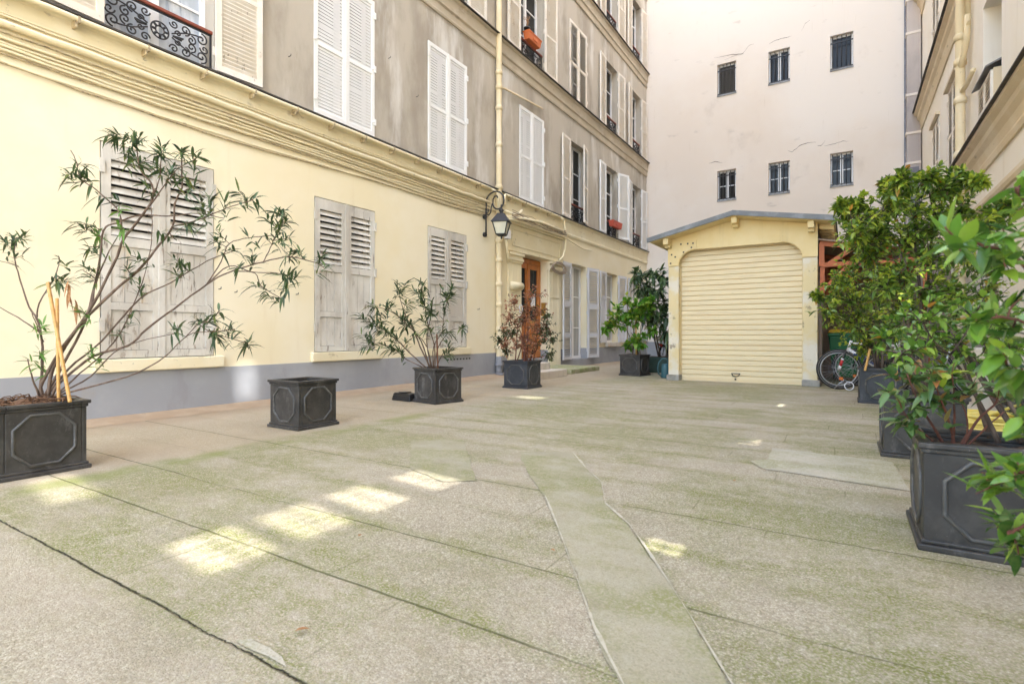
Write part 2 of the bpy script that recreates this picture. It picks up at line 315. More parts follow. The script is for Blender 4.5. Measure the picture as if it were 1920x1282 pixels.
    rowk=mth(nt,'ADD',mth(nt,'MULTIPLY',ramp(nt,wn.outputs['Value'],.35,.8),.85),.15); rowk=mth(nt,'MAXIMUM',rowk,ramp(nt,y,1.9,2.1,True))
    jf=mth(nt,'MULTIPLY',mth(nt,'MULTIPLY',joint,rowk),ramp(nt,noise(nt,1.1,(1,2.2,1),5),.36,.54)); jf=mth(nt,'MULTIPLY',jf,mth(nt,'ADD',mth(nt,'MULTIPLY',ramp(nt,y,4,7,True),.7),.3)); c=mix(nt,mth(nt,'MULTIPLY',jf,.85),c,(.085,.085,.03))
    jb=mth(nt,'MULTIPLY',jx,ramp(nt,noise(nt,1.3,V1,5),.47,.58)); c=mix(nt,mth(nt,'MULTIPLY',jb,.6),c,(.14,.13,.06))
    crack=ramp(nt,mth(nt,'ABSOLUTE',mth(nt,'SUBTRACT',mth(nt,'ADD',yy,mth(nt,'MULTIPLY',mth(nt,'SUBTRACT',noise(nt,26,V1,6,.75),.5),.03)),.89)),.001,.0055,True)
    crack=mth(nt,'MULTIPLY',crack,ramp(nt,noise(nt,9,V1,4),.32,.46))
    c=mix(nt,crack,c,(.03,.025,.015))
    nt.links.new(c,b.inputs['Base Color']); b.inputs['Roughness'].default_value=.9; b.inputs['Specular IOR Level'].default_value=.3
    h=mth(nt,'SUBTRACT',mth(nt,'SUBTRACT',mth(nt,'MULTIPLY',vo.outputs['Distance'],-.5),joint),mth(nt,'MULTIPLY',crack,1.5))
    bump(nt,b,mth(nt,'ADD',h,fine),.6,.007)
    return m
M['ground']=ground_mat()
g=MB(); g.add([(-60,-60,0),(60,-60,0),(60,60,0),(-60,60,0)],[(0,1,2,3)])
tag(g.build('ground',M['ground']),kind='structure')
def smooth_conc(name,c0,c1,moss,pale):
    m,nt,b=new_mat(name)
    c=mix(nt,ramp(nt,noise(nt,1.6,V1,6),.35,.65),c0,c1)
    vo=N(nt,'ShaderNodeTexVoronoi'); vo.inputs['Scale'].default_value=190; g=N(nt,'ShaderNodeNewGeometry'); nt.links.new(g.outputs['Position'],vo.inputs['Vector'])
    hs=N(nt,'ShaderNodeSeparateColor'); nt.links.new(vo.outputs['Color'],hs.inputs[0])
    c=mix(nt,mth(nt,'MULTIPLY',hs.outputs[0],.30),c,(.54,.49,.38)); c=mix(nt,mth(nt,'MULTIPLY',ramp(nt,hs.outputs[1],.78,.88),.35),c,(.22,.19,.12))
    c=mix(nt,mth(nt,'MULTIPLY',mth(nt,'MULTIPLY',ramp(nt,noise(nt,1.4,(1,1.6,1),8,.7),.40,.62),moss),ramp(nt,noise(nt,90,V1,3),.3,.6)),c,(.19,.20,.05))
    c=mix(nt,mth(nt,'MULTIPLY',ramp(nt,noise(nt,6,V1,8,.7),.56,.7),.4),c,pale)
    c=mix(nt,mth(nt,'MULTIPLY',ramp(nt,noise(nt,2.2,V1,8,.7),.55,.7),.35),c,(.24,.20,.13))
    nt.links.new(c,b.inputs['Base Color']); b.inputs['Roughness'].default_value=.88
    bump(nt,b,noise(nt,150,V1,3),.4,.005); return m
M['strip']=smooth_conc('smooth_concrete_strip',(.295,.265,.175),(.355,.32,.225),.8,(.45,.41,.31))
M['slab']=smooth_conc('pale_concrete_patch',(.37,.34,.265),(.45,.415,.325),.6,(.54,.51,.43))
M['edge']=mat('pale_cement_smear',(.50,.46,.355),.9,[((.40,.36,.26),20,V1,.42,.6,.8)])
def sub(poly,step=.06,jit=.012):
    out=[]
    for i in range(len(poly)):
        a=Vector(poly[i]);b=Vector(poly[(i+1)%len(poly)]); n=max(1,int((b-a).length/step))
        for k in range(n):
            p=a.lerp(b,k/n); out.append((p.x+random.uniform(-jit,jit),p.y+random.uniform(-jit,jit)))
    return out
def sheet(name,poly,z,m,jit=.012):
    q=sub(poly,.06,jit); s=MB(); s.add([(x,y,z) for x,y in q],[tuple(range(len(q)))])
    o=s.build(name,m); tag(o,kind='structure'); return o
G=ground_at
left_e=[G(*q) for q in [(975,847),(988,885),(1022,930),(1050,1000),(1068,1050),(1090,1110),(1115,1180),(1145,1240),(1176,1300),(1215,1380)]]
right_e=[G(*q) for q in [(1073,848),(1100,880),(1128,905),(1135,945),(1180,985),(1205,1020),(1245,1080),(1290,1150),(1370,1282),(1430,1380)]]
sheet('concrete_strip',left_e+right_e[::-1],.004,M['strip'])
def smear(name,line,w):
    s=MB(); pts=[]
    for i in range(len(line)-1):
        a=Vector(line[i]);b=Vector(line[i+1]); n=max(1,int((b-a).length/.035))
        for k in range(n): pts.append(a.lerp(b,k/n))
    L=[];Rr=[]
    for i,p in enumerate(pts):
        t=(pts[min(i+1,len(pts)-1)]-pts[max(i-1,0)]).normalized(); nn=Vector((-t.y,t.x)); ww=w*random.uniform(.25,.8)*(.15+.85*abs(math.sin(i*.21)*math.sin(i*.083+1)))
        L.append((p.x+nn.x*ww,p.y+nn.y*ww,.0075)); Rr.append((p.x-nn.x*ww*.7,p.y-nn.y*ww*.7,.0075))
    n=len(pts); s.add(L+Rr,[(i,i+1,n+i+1,n+i) for i in range(n-1)]); tag(s.build(name,M['edge']),kind='structure')
smear('cement_smear',right_e,.016); smear('cement_smear',left_e[2:],.013)
sheet('concrete_patch',[(-.50,4.70),(.27,4.62),(.31,3.82),(-.47,3.93),(-.58,4.12),(-.48,4.25)],.004,M['slab'],.006)
sheet('concrete_patch',[G(*p) for p in [(770,826),(868,824),(876,850),(893,902),(830,903),(770,880)]],.004,M['strip'],.008)
# chipped corner filled with cement beside the crack
sheet('cement_patch',[G(*p) for p in [(441,1203),(470,1200),(505,1215),(528,1232),(536,1252),(500,1232),(470,1218)]],.004,M['slab'],.002)
# ================================================================ facade tools
LX=-6.55; RX=1.9; BY=20.25
fL=lambda u,v,w:(LX+w,u,v)
fR=lambda u,v,w:(RX-w,u,v)
fB=lambda u,v,w:(u,BY-w,v)
def wall_cells(m,f,u0,u1,v0,v1,holes,w=0,rev=.22):
    us=sorted({u0,u1,*[x for h in holes for x in h[:2] if u0<x<u1]}); vs=sorted({v0,v1,*[x for h in holes for x in h[2:4] if v0<x<v1]})
    for i in range(len(us)-1):
        for j in range(len(vs)-1):
            a,b,c,d=us[i],us[i+1],vs[j],vs[j+1]; cu,cv=(a+b)/2,(c+d)/2
            if any(h[0]<cu<h[1] and h[2]<cv<h[3] for h in holes): continue
            m.quad(f(a,c,w),f(b,c,w),f(b,d,w),f(a,d,w))
    for h in holes:
        a,b,c,d=max(h[0],u0),min(h[1],u1),max(h[2],v0),min(h[3],v1); r=h[4] if len(h)>4 else rev
        if a>=b or c>=d: continue
        m.quad(f(a,c,w),f(a,d,w),f(a,d,w-r),f(a,c,w-r)); m.quad(f(b,c,w),f(b,d,w),f(b,d,w-r),f(b,c,w-r))
        if c==h[2]: m.quad(f(a,c,w),f(b,c,w),f(b,c,w-r),f(a,c,w-r))
        if d==h[3]: m.quad(f(a,d,w),f(b,d,w),f(b,d,w-r),f(a,d,w-r))
def window(f,root,u0,u1,v0,v1,rev=.22,glass='glass',bars=2,frame='frame',fr=.06,center=True,sill=False):
    m=MB(); w1=-rev+.05; w0=-rev-.02
    m.fbox(f,u0+.003,u0+fr,v0+.003,v1-.003,w0,w1); m.fbox(f,u1-fr,u1-.003,v0+.003,v1-.003,w0,w1)
    m.fbox(f,u0+fr,u1-fr,v0+.003,v0+fr*1.3,w0,w1-.002); m.fbox(f,u0+fr,u1-fr,v1-fr,v1-.003,w0,w1-.002)
    cu=(u0+u1)/2
    if center: m.fbox(f,cu-.045,cu+.045,v0+fr,v1-fr,w0+.002,w1+.008)
    for k in range(bars):
        vv=v0+(v1-v0)*(k+1)/(bars+1)
        m.fbox(f,u0+fr,u1-fr,vv-.014,vv+.014,w0+.004,w1-.02)
    W=m.build('window',M[frame],root)
    g=MB(); g.fbox(f,u0+.01,u1-.01,v0+.01,v1-.01,w0-.03,-rev+.01); g.build('pane',M[glass],W)
    return W
def leaf(m,f,uh,wh,sgn,W,v0,v1,phi,secs,tilt=1,st=.075,T=.018,pitch=.052,rail=.075,cov=.37,sd=.95):
    cp,sp_=math.cos(phi),math.sin(phi)
    g=lambda a,v,t:f(uh+sgn*(a*cp-t*sp_),v,wh+a*sp_+t*cp)
    m.fbox(g,0,st,v0,v1,-T,T); m.fbox(g,W-st,W,v0,v1,-T,T)
    vs=[v0]+[x for s in secs for x in s[:2]]+[v1]
    for i in range(0,len(vs),2): m.fbox(g,st,W-st,vs[i],vs[i+1],-T+.001,T-.001)
    for a,b,k in secs:
        if k=='p':
            nP=2 if W<.56 else 3
            for q in range(nP): x0=st+(W-2*st)*q/nP; x1=st+(W-2*st)*(q+1)/nP; m.fbox(g,x0+.0025,x1-.0025,a+.004,b-.004,-T*.5,T*(.1+.12*((q*7)%3)))
        else:
            n=max(1,int(round((b-a)/pitch))); d=(b-a)/n; th=.0045
            for i in range(n):
                vc=a+(i+.5)*d; dv=d*cov*tilt
                p=[]
                for tt,dd in ((-T*sd,dv),(T*sd,-dv)):
                    for s in (-th,th): p.append((tt,vc+dd+s))
                q=[p[0],p[1],p[3],p[2]]
                vsx=[g(st,v,t) for t,v in q]+[g(W-st,v,t) for t,v in q]
                m.add(vsx,[(0,1,5,4),(1,2,6,5),(2,3,7,6),(3,0,4,7)])
def hinges(m,f,u,v0,v1,w,sgn):
    for v in (v0+.25,(v0+v1)/2,v1-.25):
        m.fbox(f,u-.02,u+.02,v-.05,v+.05,w,w+.018); m.fbox(f,u-.02+sgn*.03,u+.02+sgn*.03,v-.015,v+.015,w,w+.016)
def louvre_secs(v0,v1,mids=(.47,)):
    vs=[v0+.09]; H=v1-v0
    for q in mids: vs+= [v0+H*q-.028,v0+H*q+.028]
    vs.append(v1-.085)
    return [(vs[i],vs[i+1],'l') for i in range(0,len(vs),2)]
def shutters_closed(f,W,u0,u1,v0,v1,mt,secs,tilt=1,wh=.0,hinge=True,st=.075,gap=.004,pitch=.052):
    c=(u0+u1)/2
    for uh,sg in ((u0+.004,1),(u1-.004,-1)):
        m=MB(); leaf(m,f,uh,wh,sg,(u1-u0)/2-.004-gap,v0+.012,v1-.012,0,secs,tilt,.058 if mt=='white' else st,pitch=pitch,cov=.455 if mt=='white' else .30,sd=.42 if mt=='white' else .9)
        if sg==1: m.fbox(f,c-.018,c+.018,v0+.012,v1-.012,wh+.0185,wh+.024)
        if hinge: hinges(m,f,uh-sg*.0,v0,v1,wh+.019,sg)
        m.build('shutter',M[mt],W)
def shutter_open(f,W,uh,sgn,Wd,v0,v1,mt,secs,phi=R(4),wh=.035,tilt=-1,pitch=.052,st=.07,cov=.36):
    m=MB(); leaf(m,f,uh,wh,sgn,Wd,v0+.012,v1-.012,phi,secs,tilt,st,pitch=pitch,cov=cov,sd=.6)
    hinges(m,f,uh,v0,v1,.004,sgn); m.build('shutter',M[mt],W)
def spiral(cx,cy,r,turns,a0,d=1,n=26,r1=.15):
    return [(cx+(r*(1-(1-r1)*i/n))*math.cos(a0+d*2*PI*turns*i/n),cy+(r*(1-(1-r1)*i/n))*math.sin(a0+d*2*PI*turns*i/n)) for i in range(n+1)]
def ironwork(f,W,u0,u1,v0,v1,w,fine=True):
    m=MB(); wd=u1-u0; H=v1-v0; n=5 if fine else 4; r=.009 if fine else .009
    def T(pts,rr=r): m.tube([f(u,v,w) for u,v in pts],rr,n)
    def B(a,b,c,d): m.fbox(f,a,b,c,d,w-.011,w+.011)
    B(u0,u1,v0,v0+.018); B(u0,u1,v1-.016,v1); B(u0,u0+.016,v0+.018,v1-.016); B(u1-.016,u1,v0+.018,v1-.016)
    cu,cv=(u0+u1)/2,(v0+v1)/2
    ns=26 if fine else 12
    T(spiral(cu,cv,H*.22,1,0,1,ns,1.0)); T(spiral(cu,cv,H*.11,1,0,1,ns,1.0))
    for k in range(8):
        a=k*PI/4; T([(cu+H*.10*math.cos(a),cv+H*.10*math.sin(a)),(cu+H*.2*math.cos(a),cv+H*.2*math.sin(a))],r*1.5)
    m.lathe([(.002,-.012),(H*.06,-.008),(H*.06,.008),(.002,.012)],(0,0,0),8) if False else None
    for sx in (-1,1):
        for sy in (-1,1):
            X=lambda q:cu+sx*q*wd; Y=lambda q:cv+sy*q*H
            # big S scroll from the centre out to the corner
            T([(X(.11+.30*t),Y(.05+.12*math.sin(t*PI)+.27*t*t*(1 if t<.9 else .95))) for t in [i/10 for i in range(11)]])
            T(spiral(X(.40),Y(.25),H*.17,1.4,PI/2 if sy>0 else -PI/2,-sx*sy,ns))
            T(spiral(X(.24),Y(.30),H*.14,1.4,-PI/2*sy,sx*sy,ns))
            T(spiral(X(.13),Y(.33),H*.115,1.3,0 if sx<0 else PI,sx*sy,ns))
            T(spiral(X(.30),Y(.10),H*.13,1.3,PI/2*sy,-sx*sy,ns))
            T(spiral(X(.17),Y(.12),H*.08,1.2,PI if sx>0 else 0,-sx*sy,ns))
        T([(cu+sx*wd*.12,cv),(cu+sx*wd*.22,cv+H*.03),(cu+sx*wd*.2,cv-H*.03),(cu+sx*wd*.12,cv)],r*1.4)
        T(spiral(cu+sx*wd*.43,cv,H*.13,1.2,PI if sx>0 else 0,sx,ns))
    o=m.build('balcony_railing',M['iron'],W)
    h=MB(); h.fbox(f,u0-.045,u1+.045,v1+.002,v1+.042,w-.028,w+.03); h.build('handrail',M['rail'],W,bevel=.008)
def course(f,root,u0,u1,prof,name,mt):      # prof: (w,v) polygon
    m=MB(); m.prism(prof,u0,u1,lambda a,b,d:f(d,b,a)); return m.build(name,M[mt],root)
# ================================================================ LEFT BUILDING
lb=thing('apartment_building','long old building on the left, yellow plaster ground floor and grey shuttered floors above','building',(LX,8,0))
TOP=20.5
cols=[(2.46,3.62),(5.06,6.23),(7.55,8.74),(10.8,12.0),(13.5,14.65),(16.08,17.16),(18.53,19.58)]
gh=[(2.44,3.62,.63,2.91),(5.07,6.25,.63,2.91),(7.55,8.74,.63,2.91),(10.84,12.19,.30,2.80,.24),(13.54,14.66,.20,2.89),(16.11,17.19,.63,2.89),(18.56,19.62,.63,2.89)]
uh=[]
for k,(a,b) in enumerate(cols):
    for (c,d) in ((4.10,6.33),(7.49,9.71),(10.90,13.1),(14.2,16.2)): uh.append((a,b,c,d))
m=MB(); wall_cells(m,fL,-5,BY,.5,3.70,gh); m.build('ground_floor_wall',M['yellow'],lb)
m=MB(); wall_cells(m,fL,-5,BY,3.70,TOP,uh); m.build('upper_wall',M['grey'],lb)
m=MB()
wall_cells(m,fL,-5,BY,-.05,.5,[(10.84,12.19,.30,2.8,.24),(13.54,14.66,.20,2.89)],w=.012)
m.quad(fL(-5,.5,.012),fL(BY,.5,.012),fL(BY,.5,0),fL(-5,.5,0)); m.build('plinth',M['plinth'],lb)
m=MB(); m.box((LX-9,-5,-.05),(LX-.45,BY+3,TOP-.02)); m.box((LX-.45,-5,-.05),(LX-.003,-4.99,TOP)); m.build('building_core',M['dark'],lb)
m=MB(); m.prism([(LX+.35,TOP),(LX+.35,TOP+.2),(LX-3,TOP+3),(LX-9,TOP+3),(LX-9,TOP)],-5,BY+3,lambda a,b,d:(a,d,b)); m.build('roof',M['roofzinc'],lb)
# tan cove at the foot of the wall
m=MB(); m.prism([(0,.002),(.34,.002),(.2,.012),(.06,.03),(0,.04)],-5,10.15,lambda a,b,d:fL(d,b,a+.013)); m.build('cement_cove',mat('tan_cement_cove',(.33,.235,.145),.9,[((.42,.32,.21),4,V1,.4,.65,.6),((.2,.15,.1),8,V1,.6,.72,.5)],(60,.4,.006)),lb)
# cornice above the ground floor, string courses
fas=[(0.001,3.60),(.03,3.60),(.045,3.66),(.03,3.70),(.03,3.985),(.075,4.03),(.075,4.055),(0.001,4.06)]
course(fL,lb,-5,BY,fas,'cornice','trim')
course(fL,lb,-5,BY,[(.001,4.062),(.125,4.050),(.125,4.066),(.001,4.085)],'drip_edge','drip')
def string(f,root,u0,u1,v,mt,k=1,name='string_course'):
    course(f,root,u0,u1,[(.001,v-.50),(.03*k,v-.50),(.04*k,v-.46),(.03*k,v-.43),(.03*k,v-.32),(.06*k,v-.29),(.06*k,v-.22),(.03*k+.03,v-.19),(.03*k+.03,v-.06),(.1*k,v-.03),(.1*k,v),(.001,v+.002)],name,mt)
    course(f,root,u0,u1,[(.001,v+.004),(.145*k,v+.002),(.145*k,v+.018),(.001,v+.03)],'drip_edge','drip')
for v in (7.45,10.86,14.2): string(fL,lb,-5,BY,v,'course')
# ground floor old shutters
old=[( .73,1.16,'p'),(1.24,1.84,'p'),(1.94,2.74,'l')]
for (a,b,c,d) in gh[:3]:
    h=[0]; W=window(fL,lb,a,b,c,d,glass='glass')
    for uh_,sg in ((a+.012,1),(b-.012,-1)):
        m=MB(); leaf(m,fL,uh_,-.012,sg,(b-a)/2-.016,c+.02,d-.012,0,old,1,.085,.02,pitch=.088,cov=.36,sd=.9)
        if sg==1: m.fbox(fL,(a+b)/2-.035,(a+b)/2+.03,c+.02,d-.012,.0085,.022)
        for v in (1.0,1.9,2.65):
            m.fbox(fL,uh_-.022,uh_+.022,v-.07,v+.07,.009,.03)
        m.build('shutter',M['peel'],W)
    m=MB(); m.fbox(fL,a-.06,b+.1,c-.125,c+.01,-.05,.055); m.build('sill',M['trim'],W,bevel=.01)
# ground floor open windows with grey shutters
full=lambda c,d:[(c+.1,c+.62,'l'),(c+.74,c+(d-c)*.54,'l'),(c+(d-c)*.60,d-.10,'l')]
half=lambda c,d:[(c+.09,c+.62,'p'),(c+.68,d-.88,'p'),(d-.80,d-.09,'l')]
def gfwin(a,b,c,d,lh,rh,lw,rw,lphi,rphi,secs,glass,sill):
    W=window(fL,lb,a,b,c,d,rev=.24,glass=glass,bars=2)
    if lw: shutter_open(fL,W,a,-1,lw,c,d,'greyshut',secs(c,d),R(lphi),pitch=.06,cov=.22)
    if rw: shutter_open(fL,W,b,1,rw,c,d,'greyshut',secs(c,d),R(rphi),pitch=.06,cov=.22)
    if sill: m=MB(); m.fbox(fL,a-.04,b+.04,c-.12,c+.01,-.2,.09); m.build('sill',M['stone'],W,bevel=.01)
gfwin(13.54,14.66,.20,2.89,0,0,.58,.58,4,11,full,'glass2',False)
gfwin(16.11,17.19,.63,2.89,0,0,.54,.54,3,9,half,'glass2',True)
gfwin(18.56,19.62,.63,2.89,0,0,.50,.50,4,4,half,'glass2',True)
# upper windows
lou=lambda c,d:louvre_secs(c,d)
def upwin(k,c,d,mode,mt,lphi=4,rphi=4,iron=True,fine=False,glass='glass'):
    a,b=cols[k]; W=window(fL,lb,a,b,c,d,rev=.24,glass=glass)
    if mode=='closed':
        shutters_closed(fL,W,a,b,c,d,mt,lou(c,d),wh=.0,pitch=.05 if mt=='white' else .056); return W
    Wd=(b-a)/2+.005
    shutter_open(fL,W,a,-1,Wd,c,d,mt,lou(c,d),R(lphi)); shutter_open(fL,W,b,1,Wd,c,d,mt,lou(c,d),R(rphi))
    if iron: ironwork(fL,W,a+.004,b-.004,c+.035,c+.46,-.06,fine)
    return W
f1=(4.10,6.33); f2=(7.49,9.71); f3=(10.90,13.1); f4=(14.2,16.2)
upwin(0,*f1,'open','cream',4,4,True,True,'glasssky')
for k in (1,2,3): upwin(k,*f1,'closed','white')
upwin(4,*f1,'open','cream',4,166); upwin(5,*f1,'open','white',3,20); upwin(6,*f1,'open','white',9,4)
upwin(0,*f2,'closed','cream'); upwin(1,*f2,'open','cream'); upwin(2,*f2,'open','cream'); upwin(3,*f2,'open','cream',4,4)
upwin(4,*f2,'closed','cream'); upwin(5,*f2,'open','cream'); upwin(6,*f2,'open','cream',8,4)
for k in range(7): upwin(k,*f3,'open' if k!=3 else 'closed','cream',5,5)
for k in range(7): upwin(k,*f4,'closed' if k%2 else 'open','cream',5,5,False)
# door bay
for a,b in ((10.25,10.82),(12.21,12.86)):
    m=MB(); m.fbox(fL,a,b,.0,2.55,.004,.055)
    m.fbox(fL,a-.02,b+.02,2.55,2.60,.004,.08); m.fbox(fL,a-.035,b+.035,2.60,2.66,.004,.105); m.fbox(fL,a-.02,b+.02,2.66,2.72,.004,.08); m.fbox(fL,a-.045,b+.045,2.72,2.78,.004,.12)
    m.fbox(fL,a+.08,b-.08,1.85,1.88,.0555,.07)
    for u in (a+.14,b-.18): m.fbox(fL,u,u+.04,.2,1.84,.0555,.066); m.fbox(fL,u,u+.04,1.885,2.5,.0555,.066)
    m.build('door_pilaster',M['yellow'],lb,bevel=.006)
m=MB()
m.fbox(fL,10.20,12.92,2.81,3.42,.004,.07); m.fbox(fL,10.16,12.96,3.42,3.47,.004,.12); m.fbox(fL,10.12,13.0,3.47,3.53,.004,.17)
for (a,b,c,d) in ((10.36,12.76,3.30,3.33),(10.36,12.76,2.93,2.95)): m.fbox(fL,a,b,c,d,.0705,.088)
for u in (10.36,12.73): m.fbox(fL,u,u+.03,2.951,3.299,.0705,.088)
m.build('door_entablature',M['trim'],lb,bevel=.005)
D=MB(); a,b=10.84,12.19; w0,w1=-.24,-.19
D.fbox(fL,a+.002,a+.09,.30,2.78,w0,w1); D.fbox(fL,b-.09,b-.002,.30,2.78,w0,w1); D.fbox(fL,a+.09,b-.09,2.66,2.78,w0,w1-.002)
cu=(a+b)/2
for x0,x1 in ((a+.09,cu-.003),(cu+.003,b-.09)):
    D.fbox(fL,x0,x0+.10,.31,2.655,w0+.005,w1+.012); D.fbox(fL,x1-.10,x1,.31,2.655,w0+.005,w1+.012)
    for v0,v1 in ((.31,.50),(1.12,1.26),(2.53,2.655)): D.fbox(fL,x0+.10,x1-.10,v0,v1,w0+.005,w1+.010)
    D.fbox(fL,x0+.10,x1-.10,.50,1.12,w0+.005,w1-.015); D.fbox(fL,x0+.15,x1-.15,.56,1.06,w1-.016,w1)
D.fbox(fL,cu-.03,cu+.03,.31,2.655,w1+.013,w1+.03)
door=D.build('door',M['doorwood'],lb,bevel=.006)
g=MB()
for x0,x1 in ((a+.19,cu-.103),(cu+.103,b-.19)): g.fbox(fL,x0,x1,1.26,2.53,w0,w1-.02)
g.build('pane',M['glass'],door)
g=MB()
for x0,x1 in ((a+.19,cu-.103),(cu+.103,b-.19)):
    for k in range(3):
        uu=x0+(x1-x0)*(k+.5)/3; g.tube([fL(uu,1.28,w1-.008),fL(uu,2.51,w1-.008)],.007,5)
    g.tube([fL((x0+x1)/2+.05*math.cos(t*.5),2.0+.12*math.sin(t*.5),w1-.008) for t in range(14)],.006,5)
g.build('door_grille',M['iron'],door)
g=MB(); g.fbox(fL,cu+.16,cu+.36,1.62,1.92,w1-.018,w1-.012) if False else g.fbox(fL,cu+.13,cu+.35,1.60,1.92,w1+.014,w1+.018); g.build('notice',M['paper'],door)
g=MB(); g.tube([fL(cu+.05,1.2,w1+.03),fL(cu+.05,1.2,w1+.07),fL(cu+.14,1.2,w1+.07)],.011,6); g.build('handle',M['brass'],door)
g=MB(); g.fbox(fL,12.182,12.188,1.38,1.72,-.17,-.04); g.build('name_plate',M['brass'],lb)
# downpipe with collars, elbow and iron foot
pu=9.80
m=MB(); m.tube([fL(pu,.42,.09),fL(pu,TOP,.09)],.062,12,cap=False)
for v in (.62,1.02,1.55,2.0,2.52,2.95,4.12,5.05,5.85,6.30,6.62,8.6,9.6,11.9,14.3): m.lathe([(.062,-.05),(.078,-.045),(.078,.03),(.07,.045),(.062,.05)],fL(pu,v,.09),12)
m.tube([fL(pu+.0,.62,.09),fL(pu+.05,.50,.14),fL(pu+.12,.46,.2)],[.06,.06,.068],10)
m.build('downpipe',M['pipe'],lb)
m=MB(); m.tube([fL(pu,.02,.11),fL(pu,.12,.09),fL(pu,.42,.09)],.07,12); m.lathe([(.07,0),(.09,.01),(.09,.05),(.07,.06)],fL(pu,.2,.09),12); m.lathe([(.075,0),(.1,.01),(.1,.05),(.08,.06)],fL(pu,.0,.11),12); m.build('pipe_foot',M['pipegrey'],lb)
m=MB(); m.tube([fL(9.84,6.30,.09),fL(9.95,6.36,.06)]+[fL(10.1+k*.22,6.40+.022*k,.05) for k in range(9)],.026,8); m.build('waste_pipe',M['pipe'],lb)
# painted conduits below the cornice
def wav(u0,u1,vf,w,r,name,mt='cable',step=.25,amp=.008):
    pts=[];u=u0
    while u<u1: pts.append(fL(u,vf(u)+random.uniform(-amp,amp),w+random.uniform(0,.006))); u+=step
    pts.append(fL(u1,vf(u1),w)); m=MB(); m.tube(pts,r,7); m.build(name,M[mt],lb)
sag=lambda u:.05*math.sin(u*1.1)
wav(-2,9.45,lambda u:3.715,.075,.034,'conduit',amp=.010)
wav(-2,9.55,lambda u:3.60+.006*math.sin(u*2),.045,.014,'conduit'); wav(-2,9.55,lambda u:3.565+.006*math.sin(u*2+1),.03,.013,'conduit')
wav(-2,9.5,lambda u:3.52+.01*math.sin(u*1.7),.03,.014,'conduit'); wav(-2,9.5,lambda u:3.48+.012*math.sin(u*1.5),.024,.014,'conduit')
wav(-2,9.5,lambda u:3.385+(.10 if u>8 else 0)*(u-8)/1.5+.035*math.cos(u*.9),.018,.011,'conduit')
wav(-2,9.5,lambda u:3.795,.05,.011,'conduit',amp=.004); wav(-2,9.5,lambda u:3.825,.048,.009,'conduit',amp=.004)
for v_,w_ in ((3.755,.034),(3.640,.05),(3.455,.016),(3.365,.012)): wav(-2,9.5,lambda u:v_+.006*math.sin(u*1.3)+(.08*max(0,u-8)/1.5 if v_<3.4 else 0)+(.035*math.cos(u*.9) if v_<3.4 else 0),w_,.0075,'cable_and_shade_line','oldhook',amp=.006)  # dark cables; the topmost draws in the shadow line above the big conduit
for u0,u1 in ((-2,9.45),(10.0,12.7)):
    wav(u0,u1,lambda u:4.005,.115,.027,'conduit',amp=.004)
for u in [x*.62-1.5 for x in range(24)]:
    if 9.5<u<10.1 or u>12.6: continue
    m=MB(); m.fbox(fL,u-.010,u+.010,3.965,4.03,.03,.145); m.fbox(fL,u-.026,u-.0101,3.925,4.0,.03,.125); m.build('conduit_bracket',M['oldhook'],lb)
m=MB(); m.tube([fL(9.45,4.005,.115),fL(9.62,3.98,.14),fL(9.66,3.85,.17),fL(9.67,3.5,.17)],.024,7); m.tube([fL(9.92,3.75,.15),fL(9.95,3.95,.14),fL(10.02,4.005,.115)],.026,7)
m.tube([fL(12.7,4.005,.115),fL(12.9,3.97,.12),fL(12.98,3.8,.12),fL(13.0,3.5,.13),fL(12.97,3.2,.13),fL(12.8,2.95,.14),fL(12.5,2.84,.2)],.03,7)
m.tube([fL(9.95,3.62,.16),fL(10.4,3.60,.16),fL(10.7,3.78,.14)],.032,7)
m.tube([fL(9.95,3.50,.18),fL(10.6,3.56,.25),fL(11.4,3.62,.25),fL(12.6,3.60,.25)],.035,7)
m.tube([fL(10.0,3.45,.2),fL(11.0,3.56,.22),fL(12.9,3.55,.22)],.03,7)
m.tube([fL(13.0,3.52,.1),fL(13.6,3.46,.06),fL(14.3,3.38,.05),fL(14.9,3.42,.04)],.017,6)
m.tube([fL(10.02,3.0,.13),fL(10.05,2.8,.14),fL(10.12,2.62,.12),fL(10.2,2.55,.1)],.03,7)
m.build('conduit',M['cable'],lb)
m=MB()
for k in range(9):
    v=3.50+.018*k; m.tube([fL(10.1+i*.3,v+random.uniform(-.03,.03),.235+random.uniform(0,.03)) for i in range(10)],.007,4)
for k in range(7):                                   # loop of slack cable over the right pilaster
    r1=.30+.02*k; m.tube([fL(12.48+r1*math.cos(t*.35),2.66+.13*math.sin(t*.35)-.01*k,.2+random.uniform(-.02,.02)) for t in range(18)],.011,5,closed=True)
m.build('loose_cables',mat('dusty_grey_cables',(.34,.27,.20),.8),lb)
m=MB(); m.fbox(fL,9.98,10.12,3.02,3.22,.10,.2); m.build('sensor_box',M['box'],lb,bevel=.01)
m=MB(); m.tube([fL(10.3,2.02,.085),fL(10.75,2.02,.085)],.09,10); m.build('pilaster_roll',M['yellow'],lb)
m=MB()
for v,k in ((1.50,1),(1.25,0)):
    p=MB()
    m.tube([fL(10.72+.07*math.cos(t*PI/6),v+.1*math.sin(t*PI/6),.095) for t in range(12)],.012,5,closed=True)
m.build('plaque',M['paper'],lb)
m=MB()
for u in [8.1+.1*k for k in range(8)]: m.fbox(fL,u,u+.05,.40,.425,.0125,.016)
m.build('vent_holes',M['dark'],lb)
m=MB()
for k in range(4): m.fbox(fL,16.9,17.5,.22+.05*k,.245+.05*k,.0125,.017)
m.build('vent_grille',M['plinth'],lb)
m=MB()   # little hooks and shutter stops in the plaster
